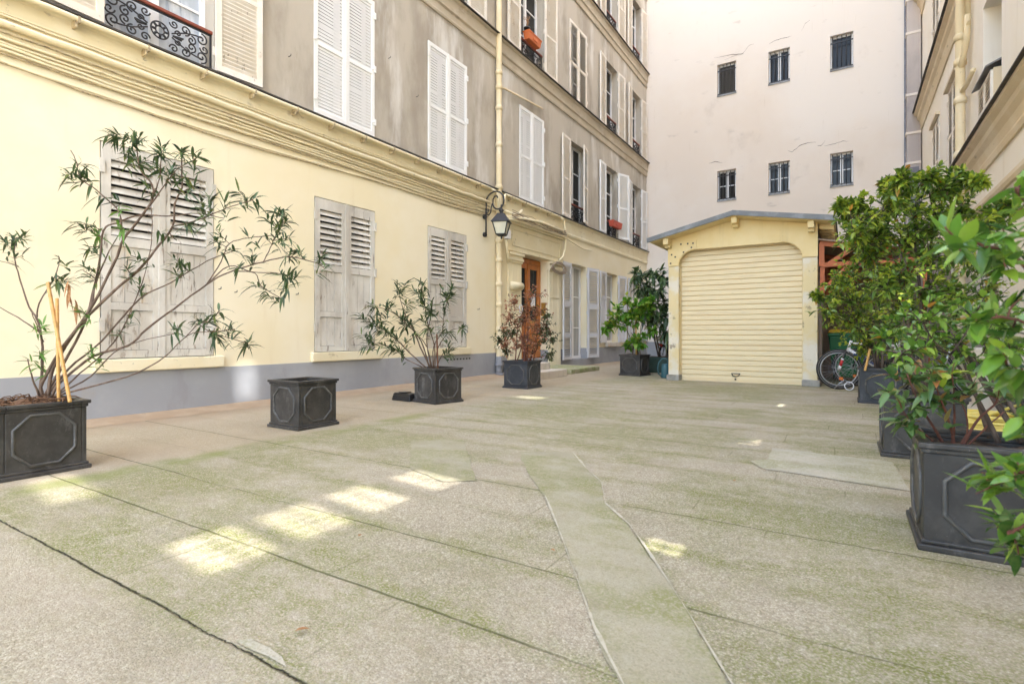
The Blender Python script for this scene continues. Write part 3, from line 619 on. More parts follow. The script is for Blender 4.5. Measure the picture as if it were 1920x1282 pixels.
for (x,y) in ((440,548),(555,552),(410,542),(895,580),(541,107),(728,110),(780,182),(1075,62),(1190,370)):
    u,v=onX(LX,x,y); m.tube([fL(u,v,0),fL(u,v,.05),fL(u,v+.025,.055)],.005,5)
m.build('wall_hooks',M['iron'],lb)
# ================================================================ REAR BUILDING
rb=thing('apartment_building','tall pale pink blank wall closing the courtyard behind the garage, six small barred windows','building',(-2,BY,0))
rwin=[]
for (a,b) in ((-3.95,-3.32),(-2.28,-1.63),(-.46,.17)):
    for (c,d) in ((5.70,6.76),(9.46,10.57),(13.2,14.3)): rwin.append((a,b,c,d))
m=MB(); wall_cells(m,fB,LX-.4,3.5,-.05,TOP+2,rwin,rev=.2); m.build('wall',M['rear'],rb)
m=MB(); m.box((LX-.4,BY+.5,-.05),(3.5,BY+6,TOP+1.9)); m.build('building_core',M['dark'],rb)
m=MB(); m.box((LX-.4,BY-.1,TOP+2.003),(3.5,BY+6,TOP+2.3)); m.build('roof',M['roofzinc'],rb)
m=MB(); m.fbox(fB,LX+.003,-3.2,0,.62,.004,.02); m.build('plinth',M['plinth'],rb)
for i,(a,b,c,d) in enumerate(rwin):
    W=window(fB,rb,a,b,c,d,rev=.2,bars=1 if c<7 else 0,fr=.055,center=(i not in (1,7)),glass='glass')
    m=MB()
    for v in (c+.03,c+.85): m.fbox(fB,a,b,v,v+.03,-.035,-.008)
    for k in range(5):
        u=a+(b-a)*(k+.5)/5; m.tube([fB(u,c+.02,-.03),fB(u,d-.04,-.03)],.013,5)
    m.build('security_bars',M['iron'],W)
    m=MB(); m.fbox(fB,a-.01,b+.01,c-.045,c+.004,-.19,.03); m.build('sill',M['zinc'],W)
def crack(pts,w):
    m=MB(); P=[]
    for i in range(len(pts)-1):
        (x0,y0),(x1,y1)=pts[i],pts[i+1]; n=max(2,int(math.hypot(x1-x0,y1-y0)/4))
        for k in range(n): P.append((x0+(x1-x0)*k/n+random.uniform(-.7,.7),y0+(y1-y0)*k/n+random.uniform(-.7,.7)))
    P.append(pts[-1]); n=len(P); A=[];B=[]
    for i,(x,y) in enumerate(P):
        u,v=onY(BY,x,y); ww=w*(.25+.75*math.sin(PI*i/(n-1)))*random.uniform(.5,1)
        A.append(fB(u,v+ww,.003)); B.append(fB(u,v-ww,.003))
    m.add(A+B,[(i,i+1,n+i+1,n+i) for i in range(n-1)]); m.build('crack',M['crack'],rb)
crack([(1340,109),(1365,104),(1393,101),(1405,85),(1414,83)],.012); crack([(1441,83),(1455,76),(1484,68)],.012); crack([(1502,58),(1510,45),(1519,38)],.008)
crack([(1477,283),(1486,285),(1500,273),(1510,269),(1530,267)],.016); crack([(1532,274),(1540,273),(1547,264)],.014); crack([(1545,274),(1565,270),(1580,265),(1592,265)],.012); crack([(1329,307),(1340,304),(1355,305)],.014); crack([(1358,113),(1380,104),(1395,102)],.006)
fl=MB(); fl.fbox(fB,1.53,1.87,2.2,TOP+2,.003,.28); fl.build('flue_duct',M['flue'],rb)
fl=MB()
for v in (3.4,5.0,6.0,6.9,8.05,9.9,10.9,11.4,13,14.6): fl.fbox(fB,1.50,1.875,v,v+.07,.002,.30); fl.box((1.876,BY-.15,v-.3),(1.899,BY-.02,v-.25))
fl.build('flue_collars',M['rear'],rb)
fl=MB(); fl.fbox(fB,1.57,1.82,4.6,5.9,.281,.31); fl.fbox(fB,1.57,1.82,3.5,4.5,.281,.31); fl.build('slate_plate',M['slate'],rb)
fl=MB(); fl.fbox(fB,1.48,1.52,2.2,TOP+2,.003,.05); fl.build('flue_edge',M['slate'],rb)
# ================================================================ RIGHT BUILDING
RTOP=23.5  # unseen top raised to keep the sun off the far walls
gb=thing('apartment_building','cream building down the right side behind the shrubs, louvred shutters and moulded cornices','building',(RX,8,0))
SUN_TZ=math.tan(R(48)); SUN_TY=.13
slots=[]
def slot(px,py,hy,hx,pz=0):     # made-up opening in the unseen wall, aimed to drop a sun patch there
    lam=RX-px; z=pz+lam*SUN_TZ; y=py-lam*SUN_TY; slots.append((y-hy/2,y+hy/2,z-hx*SUN_TZ/2,z+hx*SUN_TZ/2,.12))
for px,py,hy,hx in ((-2.15,1.25,.30,.82),(-2.15,1.66,.30,.80),(-2.19,2.07,.28,.74),(-2.15,2.52,.24,.74),(-3.98,1.27,.22,.8),(-3.9,6.65,.28,.5),(-.86,7.6,.3,.36),(-.80,4.9,.28,.36),(-.80,2.28,.14,.42)): slot(px,py,hy,hx)
slot(LX,4.02,.26,.46,.34)
rgw=[(5.4,6.6,.7,2.8),(7.9,9.1,.7,2.8),(10.34,11.5,.7,2.8),(13.9,15.2,.7,2.8),(16.4,17.6,.7,2.8)]
r1=[(10.34,11.6,4.35,6.25,.34),(13.9,15.1,4.25,6.2),(16.45,17.58,4.25,6.2)]
r2=[(10.34,11.6,7.75,9.7),(13.9,15.1,7.75,9.7),(16.45,17.58,7.75,9.7),(7.6,8.9,11.1,13),(10.34,11.6,11.1,13),(13.9,15.1,11.1,13),(16.45,17.58,11.1,13)]
m=MB(); wall_cells(m,fR,9.15,BY,-.05,RTOP,[h for h in rgw if h[0]>9.2]+r1+r2,rev=.24); m.build('wall',M['right'],gb)
m=MB(); wall_cells(m,fR,-5,9.148,-.05,RTOP,[h for h in rgw if h[0]<9.1]+slots,rev=.12); m.build('sun_slot_wall',M['right'],gb)  # out-of-view near wall, its slots added to shape the sun patches
for a,b,c,d,_r in slots:
    g_=MB(); nb=max(3,int((d-c)/.085))
    for k in range(nb):
        v=c+(d-c)*(k+.5)/nb; g_.hexa([fR(a+.002,v-.02,-.02),fR(b-.002,v-.02,-.02),fR(b-.002,v-.016,-.02),fR(a+.002,v-.016,-.02),fR(a+.002,v+.006,-.09),fR(b-.002,v+.006,-.09),fR(b-.002,v+.01,-.09),fR(a+.002,v+.01,-.09)])
    g_.fbox(fR,(a+b)/2-.012,(a+b)/2+.012,c,d,-.115,-.095); g_.build('sun_slot_louvre',M['cream'],gb)  # slats added in the slots to dim and streak the patches
m=MB(); m.box((RX+.45,9.15,-.05),(RX+7,BY,RTOP-.02)); m.build('building_core',M['dark'],gb)
m=MB(); m.box((RX-.25,9.15,RTOP+.003),(RX+7,BY,RTOP+.3)); m.box((RX-.25,-5,RTOP+.003),(RX+.3,9.148,RTOP+.3)); m.build('roof',M['roofzinc'],gb)
def rcor(u0,u1,v):
    course(fR,gb,u0,u1,[(.001,v-.52),(.03,v-.52),(.05,v-.44),(.04,v-.40),(.07,v-.28),(.12,v-.2),(.13,v-.12),(.2,v-.06),(.2,v),(.001,v+.002)],'cornice','rcourse')
    course(fR,gb,u0,u1,[(.001,v+.004),(.25,v+.002),(.25,v+.02),(.001,v+.06)],'drip_edge','drip')
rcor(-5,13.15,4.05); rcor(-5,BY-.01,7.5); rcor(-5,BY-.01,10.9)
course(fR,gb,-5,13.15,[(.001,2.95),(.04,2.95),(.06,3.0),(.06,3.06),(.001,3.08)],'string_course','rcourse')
for h in rgw+r1+r2:
    a,b,c,d=h[:4]; W=window(fR,gb,a,b,c,d,rev=h[4] if len(h)>4 else (.24 if a>9.2 else .12),glass='glass')
    if (a,c)==(10.34,4.35):
        m=MB(); m.fbox(fR,10.5,11.45,4.36,4.85,-.12,.06); m.build('louvre_box',M['rcourse'],W)
        
        for q_,s_ in ((10.52,1),(11.43,-1)):
            m=MB(); leaf(m,fR,q_,.075,s_,.44,4.38,4.83,0,[(4.42,4.79,'l')],1,.04); m.build('louvre',M['cream'],W)
        m=MB(); m.prism([(-.13,4.98),(.16,4.86),(.16,4.88),(-.13,5.01)],10.45,11.5,lambda p,q,e:fR(e,q,p)); m.build('louvre_hood',M['zinc'],W)
        continue
    shutters_closed(fR,W,a,b,c,d,'cream',louvre_secs(c,d),wh=.0,pitch=.06)
    if c>4: m=MB(); m.fbox(fR,a-.06,b+.06,d+.01,d+.07,.002,.09); m.build('lintel_hood',M['rcourse'],W)
m=MB(); m.tube([fR(12.75,.1,.13),fR(12.75,TOP,.13)],.075,12,cap=False)
for v in (1,2,3.2,4.2,5.2,5.9,6.35,7.9,9,10.4,12): m.lathe([(.075,-.06),(.1,-.05),(.1,.04),(.085,.06),(.075,.07)],fR(12.75,v,.13),12)
m.tube([fR(12.75,5.75,.13),fR(12.62,5.92,.11),fR(12.45,6.2,.08),fR(12.42,6.6,.07)],.05,8); m.tube([fR(12.42,6.4,.07),fR(12.42,TOP,.07)],.04,8)
m.tube([fR(12.75,5.32,.13),fR(12.5,5.40,.07),fR(12.0,5.44,.06)],.04,8)
m.build('downpipe',M['pipe'],gb)
m=MB(); m.prism([(-.2,0),(.2,0),(.17,.08),(.15,.5),(.2,.56),(.2,.62),(-.2,.62),(-.2,.56),(-.15,.5),(-.17,.08)],-.2,.2,lambda p,q,e:(1.45+p*1.3,8.0+e*1.3,q*1.2))
ped=m.build('stone_pedestal',M['stone'],bevel=.01); tag(ped,'pale stained stone pedestal half hidden behind the right shrubs and yellow hose','pedestal')
ped_dummy=0
# ================================================================ STEPS
zf=lambda a,b,d:(a,b,d)
m=MB(); m.prism([(-6.52,10.1),(-5.34,9.05),(-5.2,9.12),(-5.15,9.3),(-5.15,10.5),(-6.52,10.5)],0,.15,zf); o=m.build('stone_step',M['stone'],bevel=.012); tag(o,'broad pale stone step with dark drips at the foot of the orange door','step')
m=MB(); m.prism([(-6.52,10.12),(-5.6,9.32),(-5.46,9.45),(-5.46,10.3),(-6.52,10.3)],.1505,.30,zf); o=m.build('stone_step',M['stone'],bevel=.012); tag(o,'smaller upper stone step resting on the broad step before the orange door','step')
m=MB(); m.box((LX+.05,11.02,.0),(-5.28,12.62,.11)); o=m.build('stone_slab',M['moss'],bevel=.02); tag(o,'low mossy stone slab on the ground below the tall open window','slab')
# ================================================================ GARAGE
M['greystone']=mat('grey_stone_block',(.27,.26,.24),.9,[((.40,.38,.34),6,V1,.45,.62,.6),((.16,.16,.09),5,V1,.55,.7,.6)],(30,.5,.01))
ga=thing('garage','cream yellow garage with a closed roller shutter and low pitched roof','garage',(-1.72,12.8,0))
GX0,GX1=-3.0,-.43; GF=10.65; fG=lambda u,v,w:(u,GF-w,v)
m=MB(); m.fbox(fG,GX0,-2.80,.10,2.24,-.3,0); m.build('post',M['post'],ga,bevel=.012)
m=MB(); m.fbox(fG,-.66,GX1,.10,2.24,-.3,0); m.build('post',M['post'],ga,bevel=.012)
for a,b in ((GX0-.03,-2.78),(-.67,GX1+.04)):
    m=MB(); m.fbox(fG,a,b,-.01,.11,-.28,.05); m.build('post_foot',M['greystone'],ga,bevel=.02)
def apexz(x): return 3.10-(.225*(-1.74-x) if x<-1.74 else .172*(x+1.74))
m=MB(); P=[(GX0,2.242)]+[(-2.80,2.242)]
P+= [(-2.80+.34*(1-math.cos(t)),2.242+.30*math.sin(t)) for t in [i*PI/2/7 for i in range(1,8)]]
P+= [(-1.0+.34*math.sin(t),2.242+.30*math.cos(t)) for t in [i*PI/2/7 for i in range(0,8)]]
P+= [(GX1,2.242),(GX1,apexz(GX1)-.06),(-1.74,apexz(-1.74)-.06),(GX0,apexz(GX0)-.06)]
m.prism(P,-.06,.0,lambda a,b,d:fG(a,b,d)); m.build('gable_board',M['garage'],ga)
m=MB(); poly=[(GX0-.004,2.25),(-2.81,2.25)]+[(-2.81+.35*(1-math.cos(t)),2.25+.30*math.sin(t)) for t in [i*PI/2/7 for i in range(1,8)]]+[(-2.46,2.72),(GX0-.004,2.72)]
m.prism(poly,.002,.022,lambda a,b,d:fG(a,b,d)); m.build('corner_plate',M['garage'],ga)
m=MB()
for (x,z) in ((-2.95,2.3),(-2.95,2.62),(-2.86,2.42),(-2.75,2.66),(-2.62,2.66),(-2.52,2.66),(-2.7,2.5),(-2.93,2.47),(-2.55,2.58)): m.lathe([(.016,0),(.016,.012),(.006,.016)],(0,0,0),7) if False else m.fbox(fG,x-.014,x+.014,z-.014,z+.014,.0225,.031)
m.build('bolts',M['iron'],ga)
m=MB(); poly=[(-.65,2.25),(GX1+.004,2.25),(GX1+.004,2.84),(-1.0,2.84),(-1.0,2.552)]+[(-1.0+.35*math.sin(t),2.252+.30*math.cos(t)) for t in [i*PI/2/7 for i in range(1,7)]]
m.prism(poly,.002,.018,lambda a,b,d:fG(a,b,d)); m.build('corner_plate',M['garage'],ga)
# roller shutter
n=27; z0,z1=.02,2.62; d=(z1-z0)/n; m=MB()
prof=[]
for i in range(n):
    z=z0+i*d; prof+= [(.000,z),(.022,z+.010),(.024,z+d*.5),(.022,z+d-.010),(.0,z+d-.003)]
a,b=-2.86,-.62
vs=[fG(a,z,-.20+w) for w,z in prof]+[fG(b,z,-.20+w) for w,z in prof]; k=len(prof)
m.add(vs,[(i,k+i,k+i+1,i+1) for i in range(k-1)],False)
m.fbox(fG,a,b,z0,z1+.05,-.26,-.205); m.fbox(fG,a,b,.0,.025,-.24,-.16)
rs=m.build('roller_shutter',M['shut'],ga)
m=MB(); m.fbox(fG,-1.86,-1.70,.155,.17,-.176,-.165); m.tube([fG(-1.85,.16,-.165),fG(-1.83,.12,-.15),fG(-1.78,.105,-.145),(fG(-1.73,.12,-.15)),fG(-1.71,.16,-.165)],.008,6); m.fbox(fG,-1.80,-1.77,.04,.07,-.176,-.16); m.build('handle',M['iron'],rs)
for a_,b_ in ((-2.83,-2.79),(-.67,-.63)):
    m=MB(); m.fbox(fG,a_,b_,.06,2.6,-.19,-.13); m.build('shutter_guide',M['garage'],ga)
m=MB()   # side and back walls
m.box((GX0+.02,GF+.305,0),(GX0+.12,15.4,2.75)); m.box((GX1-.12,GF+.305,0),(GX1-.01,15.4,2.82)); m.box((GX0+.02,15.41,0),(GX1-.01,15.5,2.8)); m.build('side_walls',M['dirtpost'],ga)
# roof
def roofslab(x0,x1,y0,y1,dz0,dz1):
    m=MB()
    for a,b in ((x0,-1.74),(-1.74,x1)):
        za,zb=apexz(a),apexz(b)
        m.hexa([(a,y0,za+dz0),(b,y0,zb+dz0),(b,y1,zb+dz0),(a,y1,za+dz0),(a,y0,za+dz1),(b,y0,zb+dz1),(b,y1,zb+dz1),(a,y1,za+dz1)])
    return m
m=roofslab(-3.28,-.17,10.33,15.6,-.055,0); rf=m.build('roof',M['garage'],ga)
m=roofslab(-3.31,-.145,10.30,15.6,.002,.032); m.build('roofing_sheet',M['roofzinc'],rf)
m=roofslab(-3.32,-.14,10.285,10.329,-.05,.036); m.build('roof_edging',M['roofzinc'],rf)
for k in range(8):
    y=10.75+k*.18; x0,x1=GX1+.02,-.19; m=MB()
    m.hexa([(x0,y,apexz(x0)-.13),(x1,y,apexz(x1)-.13),(x1,y+.05,apexz(x1)-.13),(x0,y+.05,apexz(x0)-.13),(x0,y,apexz(x0)-.057),(x1,y,apexz(x1)-.057),(x1,y+.05,apexz(x1)-.057),(x0,y+.05,apexz(x0)-.057)])
    m.build('rafter',M['garage'],ga)
for x in (-2.98,-1.74,-.52):
    z=apexz(x)-.06; m=MB(); m.fbox(fG,x-.05,x+.05,z-.12,z,.001,.28); m.fbox(fG,x-.05,x+.05,z-.17,z-.121,.001,.16); m.build('rafter_end',M['garage'],ga,bevel=.012)
# orange lean-to
aw=thing('lean_to','orange timber lean-to canopy fixed to the right side of the garage','canopy',(.3,12,0))
def beam(m,a,b,w,t):
    a=Vector(a);b=Vector(b); d=(b-a).normalized(); up=Vector((0,1,0)); s=d.cross(up).normalized()*w/2; u=up*t/2
    m.hexa([a-s-u,a+s-u,b+s-u,b-s-u,a-s+u,a+s+u,b+s+u,b-s+u])
for Y in (10.72,12.6,14.5):
    m=MB()
    beam(m,(-.37,Y,2.08),(-.37,Y,2.47),.08,.07); beam(m,(-.37,Y+.002,2.10),(1.05,Y+.002,2.10),.075,.06); beam(m,(-.40,Y-.002,2.48),(1.1,Y-.002,2.18),.08,.062)
    beam(m,(-.26,Y+.004,2.12),(.12,Y+.004,2.38),.07,.05); beam(m,(-.36,Y+.01,1.62),(-.36,Y+.01,2.07),.07,.05); beam(m,(-.36,Y+.012,1.66),(.02,Y+.012,2.07),.06,.045)
    m.build('truss',M['orange'],aw)
m=MB(); m.hexa([(-.42,10.6,2.525),(1.2,10.6,2.20),(1.2,14.7,2.20),(-.42,14.7,2.525),(-.42,10.6,2.55),(1.2,10.6,2.225),(1.2,14.7,2.225),(-.42,14.7,2.55)]); m.build('roof_panel',M['panel'],aw)
for x in (.1,.6,1.05):
    m=MB(); m.box((x,10.8,2.475-.2*(x+.42)-.05),(x+.05,14.5,2.475-.2*(x+.42))); m.build('purlin',M['orange'],aw)
m=MB(); m.box((1.03,10.69,0),(1.11,10.75,2.06)); m.build('post',M['orange'],aw)
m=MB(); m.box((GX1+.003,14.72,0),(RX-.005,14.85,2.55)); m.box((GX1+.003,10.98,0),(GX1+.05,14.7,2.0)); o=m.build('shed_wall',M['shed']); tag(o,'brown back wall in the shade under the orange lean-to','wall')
# bin
bn=thing('wheelie_bin','green wheelie bin with yellow lid in the dark under the lean-to','bin',(.0,12.3,0))
m=MB(); q=lambda s,z:[(-s,-s*1.1,z),(s,-s*1.1,z),(s,s*1.1,z),(-s,s*1.1,z)]
m.hexa(q(.23,.08)+q(.30,.86)); m.hexa(q(.315,.861)+q(.315,.93)); m.build('body',M['bin'],bn,world=False,bevel=.02)
m=MB(); m.hexa(q(.32,.932)+q(.27,1.0)); m.build('lid',M['lid'],bn,world=False,bevel=.02)
for x in (-.2,.2):
    m=MB(); m.tube([(x-.03,.27,.09),(x+.03,.27,.09)],.09,14); m.build('wheel',M['tyre'],bn,world=False)
# ================================================================ PLANTERS
def planter(label,x,y,rz=0,s=.46,h=.46,mt='lead',soil=True,group='square panelled lead planters',mould='mould'):
    r=thing('planter',label,'planter',(x,y,0),R(rz),group); k=s/2-.012; t=.028
    m=MB()
    m.box((-k,-k,.03),(k,-k+t,h-.045)); m.box((-k,k-t,.03),(k,k,h-.045)); m.box((-k,-k+t,.03),(-k+t,k-t,h-.045)); m.box((k-t,-k+t,.03),(k,k-t,h-.045)); m.box((-k+t,-k+t,.03),(k-t,k-t,.06))
    body=m.build('body',M[mt],r,world=False,bevel=.006)
    m=MB(); z0,z1=h-.044,h
    for zz0,zz1,o in ((h-.0445,h-.024,.008),(h-.0235,h,.02)):
        K=k+o; J=k-t-.004
        m.box((-K,-K,zz0),(K,-J,zz1)); m.box((-K,J,zz0),(K,K,zz1)); m.box((-K,-J,zz0),(-J,J,zz1)); m.box((J,-J,zz0),(K,J,zz1))
    m.build('rim',M[mt],r,world=False,bevel=.005)
    m=MB(); K=k+.022; m.box((-K,-K,0),(K,K,.028)); m.box((-k-.01,-k-.01,.0285),(k+.01,k+.01,.046)); m.build('base_moulding',M[mt],r,world=False,bevel=.006)
    zc=(h)/2+.0; a=s*.335; b=h*.345; c=.085
    oc=[(-a+c,-b),(a-c,-b),(a,-b+c),(a,b-c),(a-c,b),(-a+c,b),(-a,b-c),(-a,-b+c)]
    for j in range(4):
        ro=Matrix.Rotation(j*PI/2,3,'Z'); m=MB()
        pts=[ro@Vector((u,-k-.002,zc+v)) for u,v in oc]; m.tube(pts,.0105,6,closed=True)
        m.build('panel_moulding',M[mould],r,world=False)
    m=MB()
    if soil:
        n=9; Q=k-t-.001; vs=[(-Q+2*Q*i/n,-Q+2*Q*j/n,h-.055+random.uniform(-.012,.018)) for j in range(n+1) for i in range(n+1)]
    else:
        n=9; Q=k-t-.001; vs=[(-Q+2*Q*i/n,-Q+2*Q*j/n,h*.45+random.uniform(-.012,.018)) for j in range(n+1) for i in range(n+1)]
    m.add(vs,[(j*(n+1)+i,j*(n+1)+i+1,(j+1)*(n+1)+i+1,(j+1)*(n+1)+i) for j in range(n) for i in range(n)],True)
    m.build('soil',M['soil' if soil else 'soil'],r,world=False)
    return r
P1=planter('dark lead planter holding the sprawling oleander at the left','' and 0 or -4.59,1.33,0,.47)
P2=planter('empty dark lead planter standing by the grey plinth',-4.565,3.41,0,.46,soil=False)
P3=planter('dark lead planter holding the smaller bushy oleander',-4.66,5.58,-11,.47)
P4=planter('slate blue planter before the orange door, reddish shrub in it',-4.69,7.84,0,.48,mt='leadblue')
P5=planter('dark planter with the bright green broad-leaved plant near the garage',-3.99,11.52,-8,.50)
R1p=planter('slate blue planter nearest the bicycle on the right',.37,8.64,0,.48,mt='leadblue')
R2p=planter('dark planter of the tall leafy shrub, middle of the right row',.47,5.06,0,.50)
R3p=planter('black lead planter of the drooping rhododendron, nearest planter on the right',.51,3.06,0,.50,.45)
R4p=planter('dark planter of the big-leaved laurel at the right edge',.66,1.30,0,.48)
# roots and fibre heaped in the first planter
m=MB()
for i in range(90):
    a=random.uniform(-.2,.2);b=random.uniform(-.2,.2);z=.42+random.uniform(0,.06)*(1-(abs(a)+abs(b))*1.4)
    d=random.uniform(0,PI); L=random.uniform(.06,.16); pts=[(a+L*(t-.5)*math.cos(d+t*.6),b+L*(t-.5)*math.sin(d+t*.6),z+.025*math.sin(t*PI)+random.uniform(0,.01)) for t in (0,.33,.66,1)]
    m.tube(pts,random.uniform(.002,.005),4)
n=10; Q=.195; vs=[(-Q+2*Q*i/n,-Q+2*Q*j/n,.415+.055*math.cos(PI*(i/n-.5))*math.cos(PI*(j/n-.5))+random.uniform(-.01,.015)) for j in range(n+1) for i in range(n+1)]
m.add(vs,[(j*(n+1)+i,j*(n+1)+i+1,(j+1)*(n+1)+i+1,(j+1)*(n+1)+i) for j in range(n) for i in range(n)],False)
m.build('root_fibre',M['peat'],P1,world=False)
# trough of the loquat
tx,ty=G(1231,699); tr=thing('trough','dark green plastic trough behind the bright green plant, by the garage','trough',(tx,ty+.2,0))
m=MB(); qq=lambda a,b,z:[(-a,-b,z),(a,-b,z),(a,b,z),(-a,b,z)]
m.hexa(qq(.27,.15,0)+qq(.30,.18,.33)); m.hexa(qq(.315,.195,.3305)+qq(.315,.195,.37)); m.build('body',M['green'],tr,world=False,bevel=.01)
m=MB(); m.box((-.28,-.16,.371),(.28,.16,.378)); m.build('soil',M['soil'],tr,world=False)
# ornate pot far right
op=thing('planter','dark ornate relief planter against the right building, behind the yellow hose','planter',(1.52,7.2,0))
m=MB(); m.hexa(qq(.17,.17,.05)+qq(.19,.19,.50)); m.box((-.2,-.2,0),(.2,.2,.049)); m.hexa(qq(.20,.20,.501)+qq(.22,.22,.53)); m.build('body',M['lead'],op,world=False,bevel=.008)
m=MB()
for k in range(4):
    ro=Matrix.Rotation(k*PI/2,3,'Z')
    for s in (-1,1):
        for (cx,cz,r0) in ((s*.07,.15,.05),(s*.06,.27,.055),(s*.08,.39,.045)):
            m.tube([ro@Vector((u,-.185,v)) for u,v in spiral(cx,cz,r0,1.3,0,s,14)],.012,5)
    m.tube([ro@Vector((0,-.185,.1)),ro@Vector((0,-.192,.46))],.016,5)
m.build('relief',M['mould'],op,world=False)
m=MB(); m.box((-.17,-.17,.50),(.17,.17,.51)); m.build('soil',M['soil'],op,world=False)
# ================================================================ SMALL THINGS
def cane(label,p0,p1,r,mt='bamboo'):
    m=MB(); p0=Vector(p0);p1=Vector(p1); n=9; pts=[];rs=[]
    for i in range(n+1):
        q=p0.lerp(p1,i/n); pts+= [q-(p1-p0).normalized()*.006,q,q+(p1-p0).normalized()*.006]; rs+=[r,r*1.14 if 0<i<n else r,r]
    m.tube(pts,rs,7); o=m.build('cane' if mt!='stake' else 'stake',M[mt]); tag(o,label,'cane' if mt!='stake' else 'stake')
cane('leaning bamboo cane in the left planter, the longer one',at(131,752,3.5),at(90,531,3.62),.011)
cane('short upright bamboo cane in the left planter',at(110,752,3.55),at(107,561,3.6),.010)
cane('thin brown wooden stake beside the smaller oleander',at(821,694,7.18),at(819,627,7.15),.011,'stake')
cane('reddish cane holding up the bright green plant by the garage',at(1193,664,11.8),at(1192,588,11.75),.017)
cane('yellow bamboo cane leaning in the blue planter by the bicycle',at(1622,694,6.95),at(1631,655,6.95),.014)
bb=thing('bait_box','black plastic bait box on the ground by the smaller oleander planter','box',(-5.12,5.45,0),R(-4))
m=MB(); m.hexa(qq(.18,.10,0)+qq(.165,.085,.075)); m.hexa(qq(.17,.09,.0755)+qq(.15,.07,.105)); m.build('body',M['blackplas'],bb,world=False,bevel=.01)
m=MB(); m.box((-.06,-.075,.106),(.06,.05,.118)); m.build('latch',M['blackplas'],bb,world=False,bevel=.004)
wcx=G(1246,708)[0]
wc=thing('watering_can','teal watering can standing against the left garage post','watering can',(G(1245,709)[0],G(1245,709)[1]+.1,0),R(20))
m=MB(); m.lathe([(.10,0),(.108,.02),(.10,.2),(.09,.30),(.08,.32),(.065,.325)],(0,0,0),18,sy=.75); m.build('body',M['teal'],wc,world=False)
m=MB(); m.tube([(-.10+.0,0,.04),(-.17,0,.1),(-.19,0,.22),(-.16,0,.36),(-.08,0,.44),(0,0,.45),(.06,0,.40),(.07,0,.335)],.014,8); m.build('handle',M['teal'],wc,world=False)
m=MB(); m.tube([(.09,0,.08),(.2,0,.2),(.3,0,.36)],[.03,.022,.016],8); m.lathe([(.016,-.02),(.04,.03),(.04,.035)],(.305,0,.37),10); m.build('spout',M['teal'],wc,world=False)
wc.scale=(.82,.82,.9)
# hose coil
m=MB(); pts=[]; cx,cy=1.20,6.62; T=0
for i in range(420):
    t=i*.19; rr=.34+.10*math.sin(t*.37)+.05*math.sin(t*1.13); zz=.014+.14*(i/420)+.02*math.sin(t*.8)
    pts.append((cx+rr*1.12*math.cos(t)+.05*math.sin(t*.21),cy+rr*.8*math.sin(t)+.04*math.cos(t*.17),max(.014,zz)))
lx,ly,lz=pts[-1]
pts+= [(lx+.1,ly+.05,.16),(1.42,7.02,.22),(1.45,7.35,.38),(1.40,7.62,.58),(1.36,7.70,.72),(1.40,7.85,.775)]
m.tube(pts,.0145,6); o=m.build('garden_hose',M['hose']); tag(o,'yellow garden hose in a loose coil on the ground at the right','hose')
# window boxes on the railings
def trough(label,u,v,w,L,mt,plant=False):
    r=thing('window_box',label,'window box',fL(u,v,w)); m=MB(); z=.17
    p=lambda a,b,zz:[(-a,-b,zz),(a,-b,zz),(a,b,zz),(-a,b,zz)]
    b=L/2; a=.085
    m.hexa(p(a-.02,b-.03,0)+p(a,b,z)); m.hexa(p(a+.012,b+.012,z+.0005)+p(a+.012,b+.012,z+.025)); m.box((a-.012,-b*.3,.05),(a+.004,b*.3,.12)); m.build('body',M[mt],r,world=False,bevel=.006)
    m=MB(); m.box((-a+.01,-b+.01,z+.026),(a-.01,b-.01,z+.03)); m.build('soil',M['soil'],r,world=False)
    return r
trough('orange plastic window box on the second floor railing by the downpipe',11.38,7.99,.03,.62,'terra')
trough('red plastic window box on a first floor railing near the corner',16.75,4.40,.10,.80,'redbox')
pt=thing('flower_pot','small dark flower pot with dry stalks behind the orange window box','flower pot',fL(11.2,8.17,-.02))
m=MB(); m.lathe([(.05,0),(.075,.12),(.08,.12),(.08,.15)],(0,0,0),12); m.build('pot',M['blackplas'],pt,world=False)
m=MB()
for k in range(9): m.tube([(0,0,.14),(random.uniform(-.04,.04),random.uniform(-.05,.05),.28),(random.uniform(-.1,.1),random.uniform(-.1,.1),random.uniform(.34,.5))],.004,4)
m.build('dry_stalks',M['deadleaf'],pt,world=False)
wb=thing('window_box','narrow dark trough hanging on the low window by the bright green plant','window box',fL(16.6,1.22,-.06))
m=MB(); m.box((-.05,-.38,0),(.05,.38,.12)); m.build('body',M['blackplas'],wb,world=False,bevel=.008)
m=MB()
for k in range(12): 
    y=-.36+k*.065; m.tube([(.045,y,.11),(.07,y,.05),(.065,y+.01,-.03-random.random()*.06)],.012,4)
m.build('hanging_foliage',M['darkbark'],wb,world=False)
